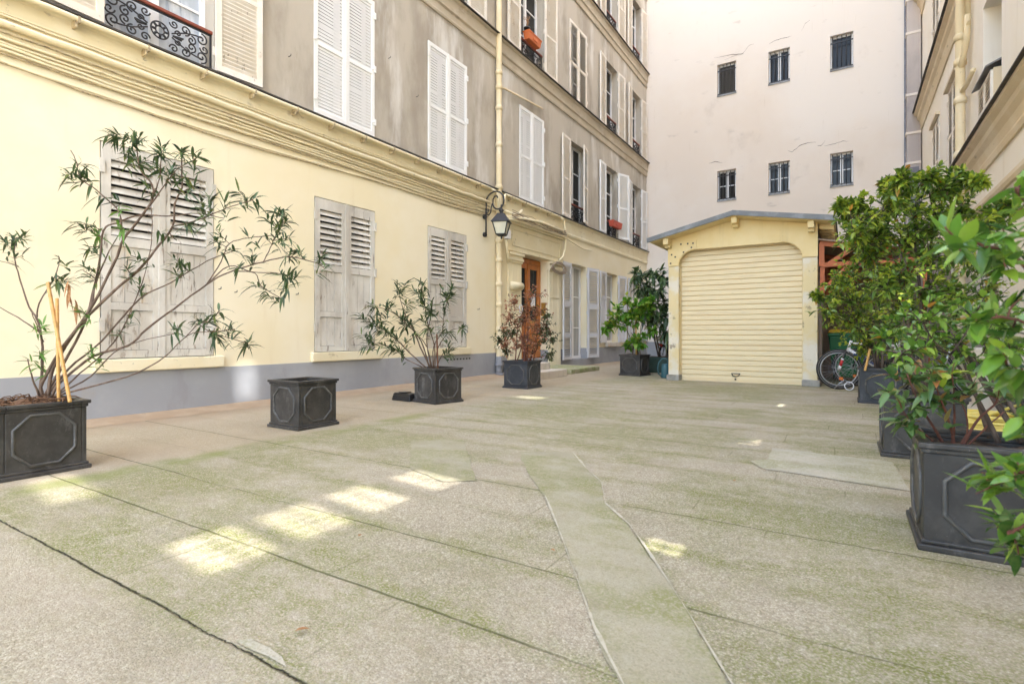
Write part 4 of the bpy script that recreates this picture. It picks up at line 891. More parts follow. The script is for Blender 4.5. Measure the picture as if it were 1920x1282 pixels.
# lantern
lt=thing('wall_lantern','black wrought iron lantern on a scrolled bracket beside the downpipe','lantern',fL(9.36,3.0,0))
LU=9.36; fA=lambda w,v:fL(LU,v,w)      # plane of the bracket, sticking out of the wall
LW=.44
m=MB()
for v in (3.02,3.40):
    m.tube([fA(.0,v),fA(.035,v)],[.055,.045],10)
    for k in range(8): a=k*PI/4; c=fA(.03,v); m.tube([Vector(c),Vector((c[0]+.01,c[1]+.05*math.cos(a),c[2]+.05*math.sin(a)))],.013,5)
arc=[fA(.05,2.98),fA(.05,3.45),fA(.055,3.66)]+[fA(.28-.225*math.cos(t),3.70+.20*math.sin(t)) for t in [PI*k/9 for k in range(0,10)]]
arc+= [fA(.36+.145*math.cos(t),3.69-.17*math.sin(t)) for t in [PI*k/8 for k in range(1,8)]]+[fA(.23,3.74),fA(.27,3.80),fA(.33,3.80),fA(.35,3.76)]
m.tube(arc,.017,7)
m.tube([fA(.05,3.47),fA(.12,3.42),fA(.17,3.47),fA(.18,3.56),fA(.21,3.66)],.013,6); m.tube([fA(w_,v_) for w_,v_ in spiral(.10,3.52,.05,1.3,-PI/2,-1,14)],.010,5)
m.build('bracket',M['iron'],lt)
LC=fA(LW,0); 
def ring4(s,z): return [(LC[0]-s,LC[1]-s,z),(LC[0]+s,LC[1]-s,z),(LC[0]+s,LC[1]+s,z),(LC[0]-s,LC[1]+s,z)]
rot=lambda pts:[(LC[0]+(x-LC[0])*math.cos(.35)-(y-LC[1])*math.sin(.35),LC[1]+(x-LC[0])*math.sin(.35)+(y-LC[1])*math.cos(.35),z) for x,y,z in pts]
zb,zt=2.98,3.24
m=MB(); m.hexa(rot(ring4(.175,zt+.012))+rot(ring4(.085,zt+.15))); m.hexa(rot(ring4(.185,zt-.008))+rot(ring4(.18,zt+.0115)))
m.hexa(rot(ring4(.09,zt+.1505))+rot(ring4(.075,zt+.175))); m.lathe([(.05,0),(.03,.03),(.05,.05),(.055,.075),(.03,.10),(.012,.13),(.02,.15),(.012,.19)],(LC[0],LC[1],zt+.175),10); m.build('roof',M['iron'],lt)
m=MB(); A=rot(ring4(.095,zb)); B=rot(ring4(.155,zt-.009))
for i in range(4): m.tube([A[i],B[i]],.011,5); m.tube([A[i],A[(i+1)%4]],.012,5); m.tube([B[i],B[(i+1)%4]],.010,5)
m.hexa(rot(ring4(.07,zb-.03))+rot(ring4(.10,zb-.004))); m.lathe([(.004,-.1),(.02,-.07),(.014,-.05),(.035,-.03)],(LC[0],LC[1],zb),8); m.build('cage',M['iron'],lt)
m=MB(); m.hexa(rot(ring4(.088,zb+.002))+rot(ring4(.145,zt-.012))); m.build('lantern_glass',M['lampglass'],lt)
# bicycles
def bike(label,x,y,rz,cf,cfork,dark=False,extra=True,steer=0,basket=False):
    r=thing('bicycle',label,'bicycle',(x,y,0),R(rz),'bicycles parked by the garage'); WR=.33
    fx,rx=.53,-.53
    def wheel(cx,st):
        c=Vector((cx,0,WR)); ro=Matrix.Rotation(st,3,'Z')
        P=lambda rad,a,dy=0:c+ro@Vector((rad*math.cos(a),dy,rad*math.sin(a)))
        m=MB(); m.tube([P(WR-.026,2*PI*i/36) for i in range(36)],.026,8,closed=True); w=m.build('wheel',M['tyre'],r,world=False)
        m=MB(); m.tube([P(WR-.062,2*PI*i/36) for i in range(36)],.011,6,closed=True); m.tube([P(WR-.030,2*PI*i/36,.027) for i in range(36)],.0025,4,closed=True); m.tube([P(WR-.030,2*PI*i/36,-.027) for i in range(36)],.0025,4,closed=True); m.build('rim',M['alu'],w,world=False)
        m=MB()
        for i in range(28):
            a=2*PI*i/28; s=1 if i%2 else -1; m.tube([P(.022,a+.9*(1 if i%4<2 else -1),s*.03),P(WR-.065,a,s*.004)],.0016,3,cap=False)
        m.tube([P(0,0,-.055),P(0,0,.055)],.022,8); m.build('spokes',M['steel'],w,world=False)
        return w
    wf=wheel(fx,steer); wheel(rx,0)
    m=MB(); bbk=(-.10,0,.29); hd=(.40,0,.66); ht=(.37,0,.76); st=(-.24,0,.72); ra=(rx,0,WR)
    m.tube([hd,bbk],.024,8); m.tube([ht,st],.020,8); m.tube([(-.265,0,.80),bbk],.018,8); m.tube([(.41,0,.62),(.36,0,.80)],.023,8)
    for s in (-1,1): m.tube([(-.10,s*.03,.29),(rx,s*.06,WR)],.011,6); m.tube([(-.235,s*.02,.70),(rx,s*.06,WR)],.009,6)
    fr=m.build('frame',M[cf],r,world=False)
    if extra:
        m=MB(); m.tube([(.32,0,.595),(.06,0,.42)],.0255,8); m.build('frame_band',M['bluep'],fr,world=False); m=MB(); m.tube([(-.14,0,.41),(-.20,0,.57)],.0195,8); m.build('frame_band',M['bluep'],fr,world=False)
    ro=Matrix.Rotation(steer,3,'Z'); F=lambda p:Vector((fx,0,0))+ro@(Vector(p)-Vector((fx,0,0)))
    m=MB()
    for s in (-1,1): m.tube([F((fx,s*.065,WR)),F((.46,s*.06,.56)),F((.44,s*.05,.62))],[.012,.016,.018],7)
    m.tube([F((.44,-.06,.62)),F((.44,.06,.62))],.018,7); m.tube([F((.42,0,.6)),F((.35,0,.86))],.014,7); fk=m.build('fork',M['blackp'],r,world=False)
    if extra:
        m=MB(); 
        for s in (-1,1):
            for q0,q1,rr,mm in (((.512,s*.066,.39),(.485,s*.063,.48),.0195,'redp'),((.527,s*.066,.335),(.5135,s*.066,.386),.0205,'whitep'),((.484,s*.063,.484),(.478,s*.063,.51),.0197,'whitep')):
                m=MB(); m.tube([F(q0),F(q1)],rr,8); m.build('fork_sleeve',M[mm],fk,world=False)
    m=MB(); m.tube([F((.30,-.30,.90)),F((.34,-.12,.88)),F((.37,0,.86)),F((.34,.12,.88)),F((.30,.30,.90))],.012,7); hb=m.build('handlebar',M['blackp'],r,world=False)
    for s in (-1,1):
        m=MB(); m.tube([F((.31,s*.22,.897)),F((.297,s*.31,.90))],.018,7); m.build('grip',M['tyre'],hb,world=False)
    m=MB(); m.tube([(-.24,0,.70),(-.28,0,.90)],.013,7); m.build('seat_post',M['steel'],r,world=False)
    m=MB(); m.prism([(-.42,-.075),(-.40,.075),(-.30,.06),(-.20,.022),(-.12,.018),(-.12,-.018),(-.20,-.022),(-.30,-.06)],.905,.955,lambda a,b,d:(a,b,d)); m.build('saddle',M['blackplas'],r,world=False,bevel=.015)
    m=MB(); m.tube([(-.10,.045,.29),(-.10,.055,.29)],.085,16); m.tube([(-.10,-.08,.29),(-.10,.08,.29)],.018,8); m.tube([(-.10,.07,.29),(-.0,.075,.17)],.010,6); m.tube([(-.10,-.07,.29),(-.2,-.075,.41)],.010,6); m.build('crankset',M['blackp'],r,world=False)
    for q0,q1 in (((-.04,.08,.155),(.05,.16,.18)),((-.25,-.16,.40),(-.16,-.08,.425))): m=MB(); m.box(q0,q1); m.build('pedal',M['blackplas'],r,world=False)
    m=MB(); a=.9; m.tube([F((fx+.15,-.03,WR-.21)),F((fx+.19,-.03,WR-.16))],.02,6) if False else m.box(F((fx-.06,-.032,.155)),F((fx-.0,.03,.2))) ; m.build('reflector',M['orefl'],wf,world=False)
    if basket:
        m=MB(); m.box((rx-.18,-.17,.74),(rx+.08,.17,.86)); m.build('carrier_box',M['cream'],r,world=False,bevel=.01)
        m=MB(); m.box((rx-.20,-.05,.62),(rx-.15,.05,.68)); m.build('rear_light',M['redp'],r,world=False,bevel=.01)
        m=MB()
        for k in range(3): m.tube([(rx-.17,-.1+.1*k,.86),(rx-.2,-.08+.08*k,.6),(rx-.15,-.05+.06*k,.4)],.006,5)
        m.build('straps',M['tyre'],r,world=False)
    return r
bike('white and blue bicycle with a black and red fork beside the garage',.42,10.32,180,'whitep','blackp',steer=R(3))
bike('dark bicycle mostly hidden behind the white and blue one',.62,11.1,178,'blackp','blackp',extra=False)
bike('silver bicycle deep behind the tall shrubs on the right',1.02,9.72,186,'steel','blackp',extra=False)
bx=onY(13.0,1246,650)[0]
bike('bicycle with a pale box and red rear light left of the garage',bx,13.55,86,'blackp','blackp',extra=False,basket=True)
# little white lock ring and leaves on the ground
m=MB(); c=(.0,9.98,.0); m.tube([(.03+.062*math.cos(2*PI*i/18),10.18+.02*math.sin(2*PI*i/18),.072+.062*math.sin(2*PI*i/18)) for i in range(18)],.008,6,closed=True); o=m.build('lock_ring',M['whitep']); tag(o,'small white ring leaning on the ground before the bicycle wheel','lock')
m=MB(); m.tube([(-.18,10.25,.01),(-.10,10.24,.11),(-.02,10.26,.17)],.009,5); m.tube([(-.10,10.24,.11),(.05,10.22,.09)],.008,5); o=m.build('kickstand',M['alu']); tag(o,'grey metal bicycle prop lying at the foot of the front wheel','stand')
# ================================================================ PLANTS
UP=Vector((0,0,1))
def rv(): 
    v=Vector((random.gauss(0,1),random.gauss(0,1),random.gauss(0,1))); return v.normalized()
def add_leaf(m,p,d,L,W,droop=.25,fold=.25,rings=3,mi=0,tip=1.15,blunt=.75,roll=0):
    d=d.normalized(); s=d.cross(UP)
    if s.length<.1: s=Vector((1,0,0))
    s.normalize(); n=s.cross(d).normalized()
    if roll: ro=Matrix.Rotation(roll,3,d); s=ro@s; n=ro@n
    vs=[p]
    for i in range(1,rings+1):
        t=i/(rings+1); c=p+d*L*t-UP*droop*L*t*t; w=W*.5*math.sin(PI*t**blunt)**.8
        vs+= [c+s*w+n*w*fold,c,c-s*w+n*w*fold]
    vs.append(p+d*L-UP*droop*L*tip)
    fs=[(0,1,2),(0,2,3)]
    for i in range(rings-1):
        o=1+3*i; fs+= [(o,o+3,o+4,o+1),(o+1,o+4,o+5,o+2)]
    o=1+3*(rings-1); e=len(vs)-1; fs+= [(o,e,o+1),(o+1,e,o+2)]
    m.add(vs,fs,True,mi)
def bez(a,b,c,n=6): return [a.lerp(b,t).lerp(b.lerp(c,t),t) for t in [i/n for i in range(n+1)]]
def whorl(m,p,d,n,L,W,mi=0,droop=.3,span=.06,lo=.5,hi=1.25,**k):
    d=d.normalized()
    for i in range(n):
        a=random.uniform(0,2*PI); ax=d.orthogonal().normalized(); ax=Matrix.Rotation(a,3,d)@ax
        ang=random.uniform(lo,hi); q=p-d*random.uniform(0,span)
        add_leaf(m,q,d*math.cos(ang)+ax*math.sin(ang),L*random.uniform(.5,1.15),W*random.uniform(.7,1.15),droop*random.uniform(.3,1.5),mi=mi,roll=random.uniform(-.5,.5),**k)
def traced(name,label,cat,base_zc,branches,whorls,L,W,n,mats,r0=.012,spread=.3,young=0,bark='bark',dead=(),droop=.3):
    loc=None; st=MB(); lf=MB(); pool=[]
    for bi,br in enumerate(branches):
        k=random.uniform(-spread,spread); pts=[]; N_=len(br)
        tot=len(br)-1
        for i,(x,y) in enumerate(br):
            zc=base_zc+k*(i/tot)**1.2
            # a branch that leaves another starts at that one's depth
            if i==0 and pool and bi>0:
                q=min(pool,key=lambda e:(e[0]-x)**2+(e[1]-y)**2)
                if (q[0]-x)**2+(q[1]-y)**2<120: z_start=q[2]; rr0=q[3]
                else: z_start=base_zc; rr0=r0
            elif i==0: z_start=base_zc; rr0=r0
            zc=z_start+k*(i/tot)**1.2
            pts.append((x,y,zc))
        # resample smoothly
        P=[]; 
        for i in range(tot):
            for t in (0,.25,.5,.75):
                p0,p1,p2,p3=pts[max(i-1,0)],pts[i],pts[i+1],pts[min(i+2,tot)]
                P.append(tuple(.5*((2*b)+(c-a)*t+(2*a-5*b+4*c-d)*t*t+(3*b-a-3*c+d)*t**3) for a,b,c,d in zip(p0,p1,p2,p3)))
        P.append(pts[-1]); n_=len(P)
        R_=[max(.0028,rr0*(1-.72*(j/(n_-1))**.8)*random.uniform(.93,1.07)) for j in range(n_)]
        st.tube([at(*q)+rv()*.002 for q in P],R_,7)
        pool+= [(q[0],q[1],q[2],R_[j]*.85) for j,q in enumerate(P)]
        if loc is None: loc=at(*pts[0])
    for w in whorls:
        x,y=w[:2]; sc=w[2] if len(w)>2 else 1; yg=w[3] if len(w)>3 else 0
        q=min(pool,key=lambda e:(e[0]-x)**2+(e[1]-y)**2+max(0,y-e[1])*40*0)
        # prefer a starting point lower down
        cand=sorted(pool,key=lambda e:(e[0]-x)**2+(e[1]-y)**2+ (900 if e[1]<y+4 else 0))[:6]; q=random.choice(cand[:2])
        zc=q[2]+random.uniform(-.12,.12); a=at(*q[:3]); c=at(x,y,zc); mid=a.lerp(c,.5)+UP*(c-a).length*random.uniform(-.05,.18)+rv()*.01
        B=bez(a,mid,c); st.tube(B,[max(.0022,min(.0045,q[3]*.6))*(1-.4*i/6) for i in range(7)],5)
        d=(c-mid) if (c-mid).length>1e-4 else UP
        whorl(lf,c,(d.normalized()+UP*.25),int(n*sc*random.uniform(.8,1.25)),L*(.85+.15*sc),W,mi=1 if yg else 0,span=.17*L/.12,droop=droop,lo=.35,hi=1.35)
        if (c-a).length>.08:
            for t in (.45,.7):
                p=B[int(t*6)]; whorl(lf,p,d+UP*.1,3,L*.8,W,mi=1 if yg else 0,span=.04)
    for (x,y,zc) in dead:
        p=at(x,y,zc); whorl(lf,p,Vector((.2,0,-1)),3,L*1.1,W*1.4,mi=2,lo=.1,hi=.5)
    loc=Vector((loc.x,loc.y,max(.3,loc.z-.02)))
    r=thing(name,label,cat,loc); st.build('stems',M[bark],r); lf.build('foliage',[M[x] for x in mats],r); return r
OB=[[(79,740),(79,717),(117,652),(172,576),(220,480),(230,451),(269,401),(287,370),(284,344),(265,322),(258,296),(256,262)],
[(92,742),(100,690),(150,610),(215,545),(258,508),(290,470),(324,425),(328,383),(341,352),(341,317),(341,290)],
[(98,742),(113,717),(175,668),(240,648),(275,617),(326,579),(388,533),(430,510),(494,491),(542,482),(590,492),(608,502)],
[(105,742),(140,733),(237,706),(298,677),(333,645),(372,607)],
[(85,740),(120,680),(160,600),(185,500),(194,433),(219,418),(265,403),(315,405),(372,400),(420,410)],
[(74,740),(79,690),(79,638),(69,597),(55,576),(33,509),(27,480),(31,446)],
[(78,625),(45,602),(0,576),(-30,560)],[(69,598),(74,569),(103,518),(111,490),(110,482)],[(35,500),(10,492),(-20,485)],
[(230,451),(228,420),(221,394),(201,374),(175,352),(151,335),(144,306),(133,282)],
[(324,425),(372,412),(420,392),(425,390),(475,375)],[(494,491),(507,465),(518,438),(530,418),(528,400)],
[(388,533),(415,490),(430,457),(467,446),(513,441)],[(388,533),(430,499),(473,510),(518,512),(556,520)],
[(440,508),(478,512),(489,536),(528,560)],[(372,607),(390,620),(409,628),(465,643)],[(372,607),(396,600),(412,582)],[(333,645),(360,625),(406,621),(440,617)],
[(88,740),(130,690),(190,640),(262,560),(320,530),(388,490),(440,470)],[(102,742),(150,700),(215,640),(255,560),(275,500),(285,440),(283,380)],
[(269,401),(300,360),(330,320),(365,300)],[(287,370),(300,330),(302,290)],[(172,576),(180,530),(205,470),(232,427)],[(81,640),(72,618),(60,588)],[(74,742),(62,712),(52,674)],[(110,738),(170,705),(215,660),(262,640),(330,625)]]
OW=[(256,258,1.3),(341,287,1.2),(446,356,1.2),(486,369),(605,478,1.2),(619,499,1.2),(528,427,1.2),(544,446,1.2),(539,414,1.2),(513,398,1.2),(550,470,1.1),(563,470),(497,446),(462,441),(523,504,1.1),(539,520,1.2),(558,518,1.1),(475,533,1.2),(497,552,1.2),(523,563,1.2),(452,467),(473,470,1.1),(449,499,1.1),(371,597,1.1),(340,610),(396,597,1.1),(412,579),(433,610,1.2),(406,621,1.2),(441,618,1.2),(467,640,1.2),(460,653,1.2),(409,645,1.1),(9,451,1.2),(28,444,1.2),(48,442,1.1),(44,479,1.1),(109,479,1.2),(113,528,1.1),(127,525),(151,324,1.2),(122,324,1.2),(140,344,1.3),(153,304,1.1),(184,366,1.2),(225,383,.9,1),(201,254,1.1),(219,252,1.1),(262,256,1.1),(236,287,1.2),(256,296,1.3),(302,274,1.2),(306,287,1.1),(339,285,1.1),(361,291,1.2),(372,296,1.1),(376,370,1.2),(394,366,1.2),(385,392,1.2),(166,462,.9),(175,473),(182,440,.8,1),(142,416,.7),(158,418,.7),(232,427,.8,1),(245,479,1),(326,482,1.2),(328,492,1.2),(158,501,1),(350,425,.9),(396,449,1.1),(156,507,.8),(237,500,1),(329,514,1.1),(261,528,1.2),(247,583,1),(237,614,.9),(172,645,1,1),(185,672,.9,1),(81,610,1.2,1),(51,672,1.2,1),(74,658,1,1),(148,580,1.1,1),(330,450,1),(280,300,1.2),(300,310,1.1),(325,320,1.1),(270,345,1),(350,330,1.1),(404,430,1),(420,375,1.1),(365,350,1),(500,410,1.1),(530,395,1)]
traced('oleander','large sprawling oleander with bare arching stems in the left planter','shrub',3.63,OB,OW,.108,.0155,13,('oleander','youngol','deadleaf'),r0=.0125,spread=.28,dead=((127,549,3.6),(141,573,3.6),(130,540,3.6)))
SB=[[(807,690),(788,650),(776,620),(760,590),(746,545)],[(812,690),(815,650),(800,600),(795,560),(788,530)],[(812,690),(813,650),(829,622),(832,594),(842,555)],[(800,690),(769,662),(747,640),(729,625),(700,605)],[(797,690),(760,672),(735,650),(700,645)],[(815,690),(822,650),(845,620),(866,616)],[(805,690),(790,640),(765,610),(735,585),(705,575)],[(818,690),(832,660),(850,652)],[(809,690),(800,640),(808,590),(812,560)],[(810,690),(800,650),(780,630),(755,650)]]
SW=[(746,528,1.3),(762,531,1.2),(788,526,1.2),(757,544,1.3),(788,544,1.2),(828,541,1.1),(849,536,1.3),(852,552,1.2),(727,565,1.2),(738,571),(693,573,1.2),(674,592,1.2),(698,587,1.2),(719,587,1.2),(743,587,1.2),(765,579,1.2),(788,568,1.2),(810,565,1.2),(810,584,1.2),(831,573,1.1),(674,624,1.4),(693,632,1.4),(682,650,1.3),(714,618,1.2),(733,616,1.2),(717,645,1.3),(751,608,1.2),(772,605,1.2),(762,592,1.2),(788,597,1.2),(780,621,1.1),(804,608,1.1),(828,610,1),(836,637,1.2),(852,655,1.2),(868,616,1.1),(847,624,1),(751,653,1),(730,653,1.2),(800,580,1.2),(770,560,1.2),(835,555,1.1),(705,610,1.2),(690,605,1.2),(740,630,1.1),(760,635,.9),(800,545,1.2),(775,545,1.2),(720,600,1.2)]
traced('oleander','smaller bushy oleander in the middle left planter','shrub',7.2,SB,SW,.17,.023,14,('oleander','youngol','deadleaf'),r0=.013,spread=.2)
def shrub(name,label,cat,base,clumps,L,W,mats,nshoot,nleaf,r0=.012,tipnew=.3,bark='darkbark',droop=.25,rings=3,shootlen=.6,trunks=3,blunt=.75,fold=.25,spl=.05,zj=.25,up=.35):
    """stems from base to every clump, each clump full of leafy shoots; clump = (x, y, zc, radius px)"""
    st=MB(); lf=MB(); base=Vector(base); cs=[]
    for c in clumps:
        x,y,zc,rp=c[:4]; cs.append((at(x,y,zc+random.uniform(-zj,zj)),rp/FOC*zc))
    ctr=sum((c for c,_ in cs),Vector())/len(cs)
    trunk=[]
    for t in range(trunks):
        a=base+Vector((random.uniform(-spl,spl),random.uniform(-spl,spl),0)); e=ctr.lerp(cs[random.randrange(len(cs))][0],.45); b=a.lerp(e,.5)+Vector((random.uniform(-.05,.05),random.uniform(-.05,.05),.1*(e-a).length))
        B=bez(a,b,e,10); st.tube(B,[r0*(1-.55*i/10) for i in range(11)],7); trunk+=B
    pool=[(p,r0*.45) for p in trunk]
    for c,rad in cs:
        q=min(pool[:],key=lambda p:(p[0]-c).length+.35*abs(p[0].z-(c.z-.8*(c-base).length*.5))); 
        mid=q[0].lerp(c,.5)+rv()*.04-UP*.03; B=bez(q[0],mid,c,6); rr=max(.003,q[1]); st.tube(B,[rr*(1-.45*i/6) for i in range(7)],5)
        pool+= [(p,rr*.6) for p in B[3:]]
        for k in range(nshoot):
            dr=(rv()+UP*up).normalized(); e=c+Vector((dr.x,dr.y,dr.z))*rad*random.uniform(.35,1.55); s=c+rv()*rad*.25; mid=s.lerp(e,.5)+UP*rad*random.uniform(-.1,.15)
            SBz=bez(s,mid,e,6); st.tube(SBz,[.0032,.003,.0028,.0025,.0022,.002,.0016],4,cap=False)
            new=random.random()<tipnew
            for i in range(nleaf):
                t=(i+.6)/nleaf; j=t*6; i0=min(5,int(j)); p=SBz[i0].lerp(SBz[i0+1],j-i0); d=(SBz[i0+1]-SBz[i0]).normalized()
                ax=Matrix.Rotation(i*2.4+random.uniform(-.5,.5),3,d)@d.orthogonal().normalized(); ang=random.uniform(.6,1.25)
                mi=1 if (new and t>.5) or random.random()<tipnew*.08 else 0
                if len(mats)>2 and random.random()<.012: mi=2
                add_leaf(lf,p,d*math.cos(ang)+ax*math.sin(ang),L*random.uniform(.6,1.15)*(.75 if mi==1 else 1),W*random.uniform(.8,1.15)*(.85 if mi==1 else 1),droop*random.uniform(0,1.6),fold,rings,mi,blunt=blunt,roll=random.uniform(-.7,.7))
            d=(SBz[6]-SBz[5]).normalized(); whorl(lf,e,d+UP*.3,4,L*(.7 if new else .9),W*.85,mi=1 if new else 0,span=.01,lo=.2,hi=.9,droop=droop*.6)
    r=thing(name,label,cat,base); st.build('stems',M[bark],r); lf.build('foliage',[M[x] for x in mats],r); return r
def cl(zc,*a): return [(x,y,zc+dz,r) for (x,y,r,dz) in [(b if len(b)==4 else (*b,0)) for b in a]]
# reddish shrub in the planter by the door
z4=9.1
shrub('shrub','thin reddish-leaved shrub in the slate blue planter before the orange door','shrub',(-4.69,7.84,.42),cl(z4,(985,640,26),(975,610,24),(990,585,24),(1000,555,16),(985,600,26),(1005,620,24),(970,650,24),(1000,650,24),(955,600,16),(965,570,14),(985,665,22),(1010,590,16),(945,650,12)),.062,.028,('redleaf','grnleaf'),14,6,r0=.011,tipnew=.28,bark='redstem',trunks=9,spl=.12,zj=.12,rings=2,up=.7)
shrub('shrub','dull green shrub on the right half of the slate blue planter before the orange door','shrub',(-4.60,7.92,.42),cl(z4+.1,(1022,610,14),(1030,625,14),(1020,640,15),(1035,640,12),(1012,625,14),(960,625,12),(945,625,12),(935,640,10),(1030,665,10),(950,660,10),(1025,595,10)),.058,.03,('grnleaf','redleaf'),13,6,r0=.009,tipnew=.14,bark='redstem',trunks=5,spl=.1,zj=.1,rings=2)
# bright green plant
shrub('hydrangea','bright green broad-leaved plant in the planter near the garage','shrub',(-3.99,11.52,.43),cl(11.85,(1160,582,12),(1175,570,13),(1155,598,13),(1180,590,13),(1195,575,12),(1172,610,13),(1192,605,12),(1208,590,11),(1210,575,9),(1150,610,9),(1200,640,9),(1190,645,8),(1182,648,8),(1222,622,8,.2),(1140,615,6),(1215,565,8)),.15,.085,('hydr','leafnew'),7,4,r0=.012,tipnew=.2,bark='bark',trunks=6,spl=.12,zj=.15,rings=3)
shrub('loquat','tall dark loquat with long drooping leaves in the green trough','shrub',(tx,ty+.2,.37),cl(12.7,(1192,516,8),(1205,522,8),(1222,515,9),(1240,518,10),(1200,540,9),(1215,540,11),(1235,545,13),(1248,535,10),(1205,560,10),(1225,565,13),(1245,565,12),(1215,585,10),(1235,585,12),(1225,605,9),(1250,595,10),(1195,595,6),(1250,625,7)),.25,.075,('loquat','grnleaf'),5,5,r0=.02,tipnew=.12,bark='darkbark',trunks=2,droop=.55,zj=.2,rings=4)
# right hand row
z1=7.15
shrub('shrub','yellow-green small-leaved shrub in the blue planter by the bicycle','shrub',(.37,8.64,.43),cl(z1,(1560,560,26),(1552,588,22),(1590,525,34),(1600,570,38),(1632,545,38),(1590,612,28),(1640,600,36),(1620,650,26),(1660,565,36),(1645,505,34),(1690,545,36),(1680,620,36),(1532,556,9),(1570,535,22),(1612,620,28),(1640,655,22),(1610,590,30)),.085,.036,('leafmid','leafnew','oldleaf'),19,8,r0=.02,tipnew=.6,trunks=5,zj=.3,rings=2)
z2=4.1
shrub('laurel_tree','tall dense green shrub rising above the garage eave, middle of the right row','shrub',(.47,5.06,.44),cl(z2,(1582,402,20),(1605,388,18),(1600,440,30),(1650,430,38),(1682,372,26),(1692,340,18),(1663,348,10),(1720,400,40),(1700,460,46),(1640,480,36),(1740,342,20),(1770,362,28),(1760,420,42),(1800,402,32),(1806,335,14),(1785,338,16),(1832,342,13),(1750,490,46),(1690,520,42),(1800,470,42),(1842,432,26),(1866,402,18),(1892,388,14),(1740,560,46),(1790,560,42),(1840,500,36),(1852,560,36),(1700,590,42),(1760,640,42),(1660,540,34),(1720,440,36),(1665,400,24),(1630,410,20),(1620,460,26),(1575,388,9)),.066,.028,('leafmid','leafnew','oldleaf'),26,8,r0=.017,tipnew=.5,trunks=4,zj=.28,rings=2)
z3=2.62
shrub('shrub','glossy green leafy shrub low in the right row, between the tall shrub and the rhododendron','shrub',(.60,3.22,.42),cl(z3,(1690,610,32),(1730,600,36),(1780,600,38),(1830,590,36),(1700,660,34),(1750,650,40),(1800,650,40),(1850,640,36),(1880,600,30),(1890,660,30),(1660,640,20),(1840,690,26),(1780,700,24)),.056,.026,('glossy','fgnew','oldleaf'),10,5,r0=.011,tipnew=.2,trunks=5,zj=.22,rings=3,spl=.1)
# rhododendron with drooping rosettes
RW=[(1690,700,1.1),(1665,735,1.1),(1655,700,1),(1700,745,1.2),(1735,730,1.2),(1780,700,1),(1800,740,1.3),(1830,715,1.1),(1850,740,1.1),(1690,790,1.2),(1715,800,1),(1760,760,.9),(1740,690,1.1),(1720,765,1),(1870,720,1),(1790,680,.8,1),(1880,690,1),(1720,700,1.1),(1670,770,.8)]
RB=[[(1775,840),(1750,800),(1725,760),(1700,700)],[(1790,840),(1780,790),(1760,740),(1745,700)],[(1800,845),(1830,790),(1870,750),(1870,700)],[(1795,845),(1815,800),(1800,745)],[(1768,842),(1735,815),(1700,780),(1680,740)],[(1785,842),(1790,770),(1785,700)],[(1805,845),(1850,800),(1885,770)]]
traced('rhododendron','rhododendron with drooping yellowing leaves in the nearest right planter','shrub',2.38,RB,RW,.088,.034,9,('rhodo','leafnew','oldleaf'),r0=.0075,spread=.16,bark='redstem')
# laurel close to the lens on the right edge
FW=[(1772,425,1.3,1),(1760,470,1.2),(1800,470,1.1),(1850,470,1.3),(1880,430,1.2,1),(1905,400,1.1),(1915,350,1.2,1),(1885,500,1.2),(1910,470,1.2),(1830,600,1.1),(1870,575,1.1,1),(1900,620,1.3),(1880,650,1),(1905,690,1.2),(1860,690,.9,1),(1915,560,1.3),(1850,900,1.2,1),(1830,925,1.1,1),(1880,960,1.3),(1905,900,1.2),(1890,1020,1.3),(1915,1000,1.2),(1870,990,1),(1905,850,1.1,1),(1915,780,1.1),(1840,885,1,1),(1910,1045,1)]
FB=[[(2040,760),(1960,560),(1900,480),(1850,462),(1790,445)],[(2030,760),(1960,640),(1905,600),(1850,595)],[(2040,765),(1975,500),(1930,400),(1905,350)],[(2035,780),(1985,850),(1930,880),(1870,905)],[(2040,790),(1990,930),(1930,980),(1890,1000)],[(2030,770),(1960,720),(1890,690)],[(2035,780),(1980,800),(1915,800)]]
traced('cherry_laurel','big-leaved glossy laurel closest to the viewer at the right edge','shrub',1.12,FB,FW,.068,.024,9,('fglaurel','fgnew','oldleaf'),r0=.007,spread=.12,bark='redstem',droop=.06)
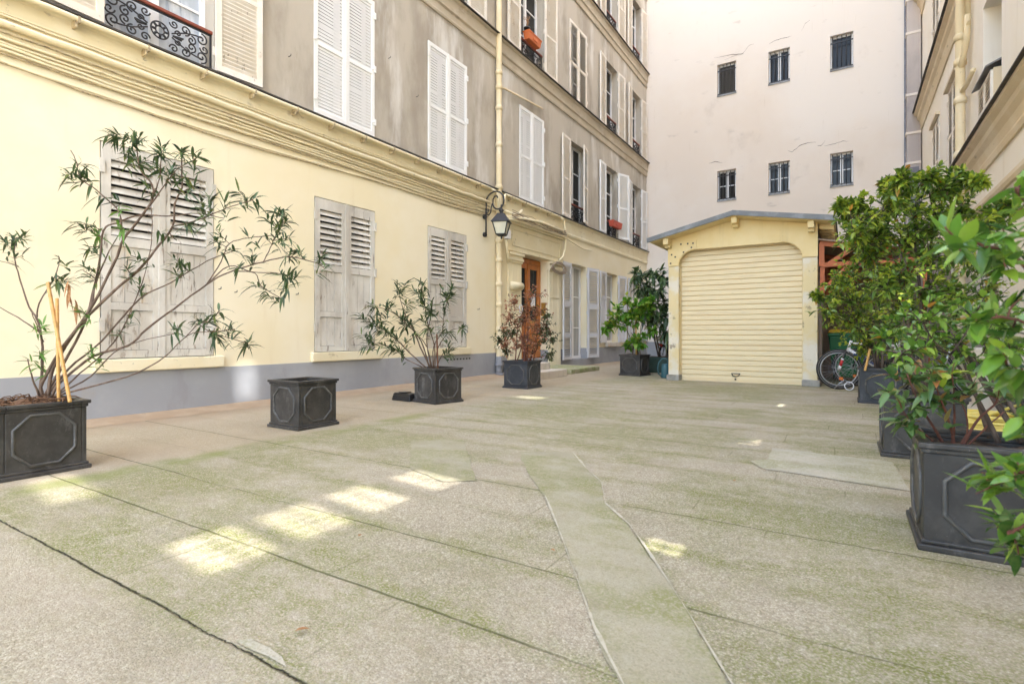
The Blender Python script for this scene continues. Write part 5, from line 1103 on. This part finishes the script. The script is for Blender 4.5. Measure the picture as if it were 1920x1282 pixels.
# trunk of that laurel down to its own planter
# fallen leaves
for i,(x,y) in enumerate(((552,1190),(1040,1038),(1375,905),(672,1010))):
    gx,gy=G(x,y); m=MB(); a=random.uniform(0,PI); add_leaf(m,Vector((gx,gy,.012)),Vector((math.cos(a),math.sin(a),.12)),.045 if i==0 else .025,.016,.1,.5)
    o=m.build('fallen_leaf',M['deadleaf']); tag(o,('curled brown leaf on the pavement in front','tiny dry leaf by the smooth concrete strip','tiny dry leaf by the pale concrete patch','tiny dry leaf near a sunlit spot')[i],'leaf',group='dry leaves on the ground')
# ================================================================ LIGHT, SKY, CAMERA
W=bpy.data.worlds.new('World'); S.world=W; W.use_nodes=True; nt=W.node_tree
sk=nt.nodes.new('ShaderNodeTexSky'); sk.sky_type='NISHITA'; sk.sun_disc=False
sd=Vector((-1,SUN_TY,-SUN_TZ)).normalized(); el=math.asin(-sd.z); az=math.atan2(-sd.x,-sd.y)   # azimuth of the sun, from +Y towards +X
sk.sun_elevation=el; sk.sun_rotation=az; sk.air_density=1; sk.dust_density=2.5; sk.ozone_density=1
bg=nt.nodes['Background']; bg.inputs[1].default_value=.15; tint=nt.nodes.new('ShaderNodeMix'); tint.data_type='RGBA'; tint.blend_type='MULTIPLY'; tint.inputs[0].default_value=1; tint.inputs[7].default_value=(1.07,1.0,.90,1); nt.links.new(sk.outputs[0],tint.inputs[6]); nt.links.new(tint.outputs[2],bg.inputs[0])
sl=bpy.data.lights.new('sun','SUN'); sl.energy=2.2; sl.angle=R(.9); sl.color=(1,.975,.94)
so=bpy.data.objects.new('sun',sl); C.objects.link(so); so.rotation_euler=sd.to_track_quat('-Z','Y').to_euler(); so.location=(8,-2,14)
cd=bpy.data.cameras.new('camera'); co=bpy.data.objects.new('camera',cd); C.objects.link(co)
co.location=(0,0,EYE); co.rotation_euler=(R(90),0,TH); cd.sensor_width=36; cd.lens=36*FOC/1920; cd.shift_y=-14/1920; cd.clip_end=500; cd.clip_start=.05
cd.dof.use_dof=True; cd.dof.focus_distance=7.5; cd.dof.aperture_fstop=4.5
S.camera=co
S.view_settings.view_transform='Standard'; S.view_settings.look='None'; S.view_settings.exposure=EXPO; S.view_settings.gamma=1
S.cycles.max_bounces=10; S.cycles.diffuse_bounces=6
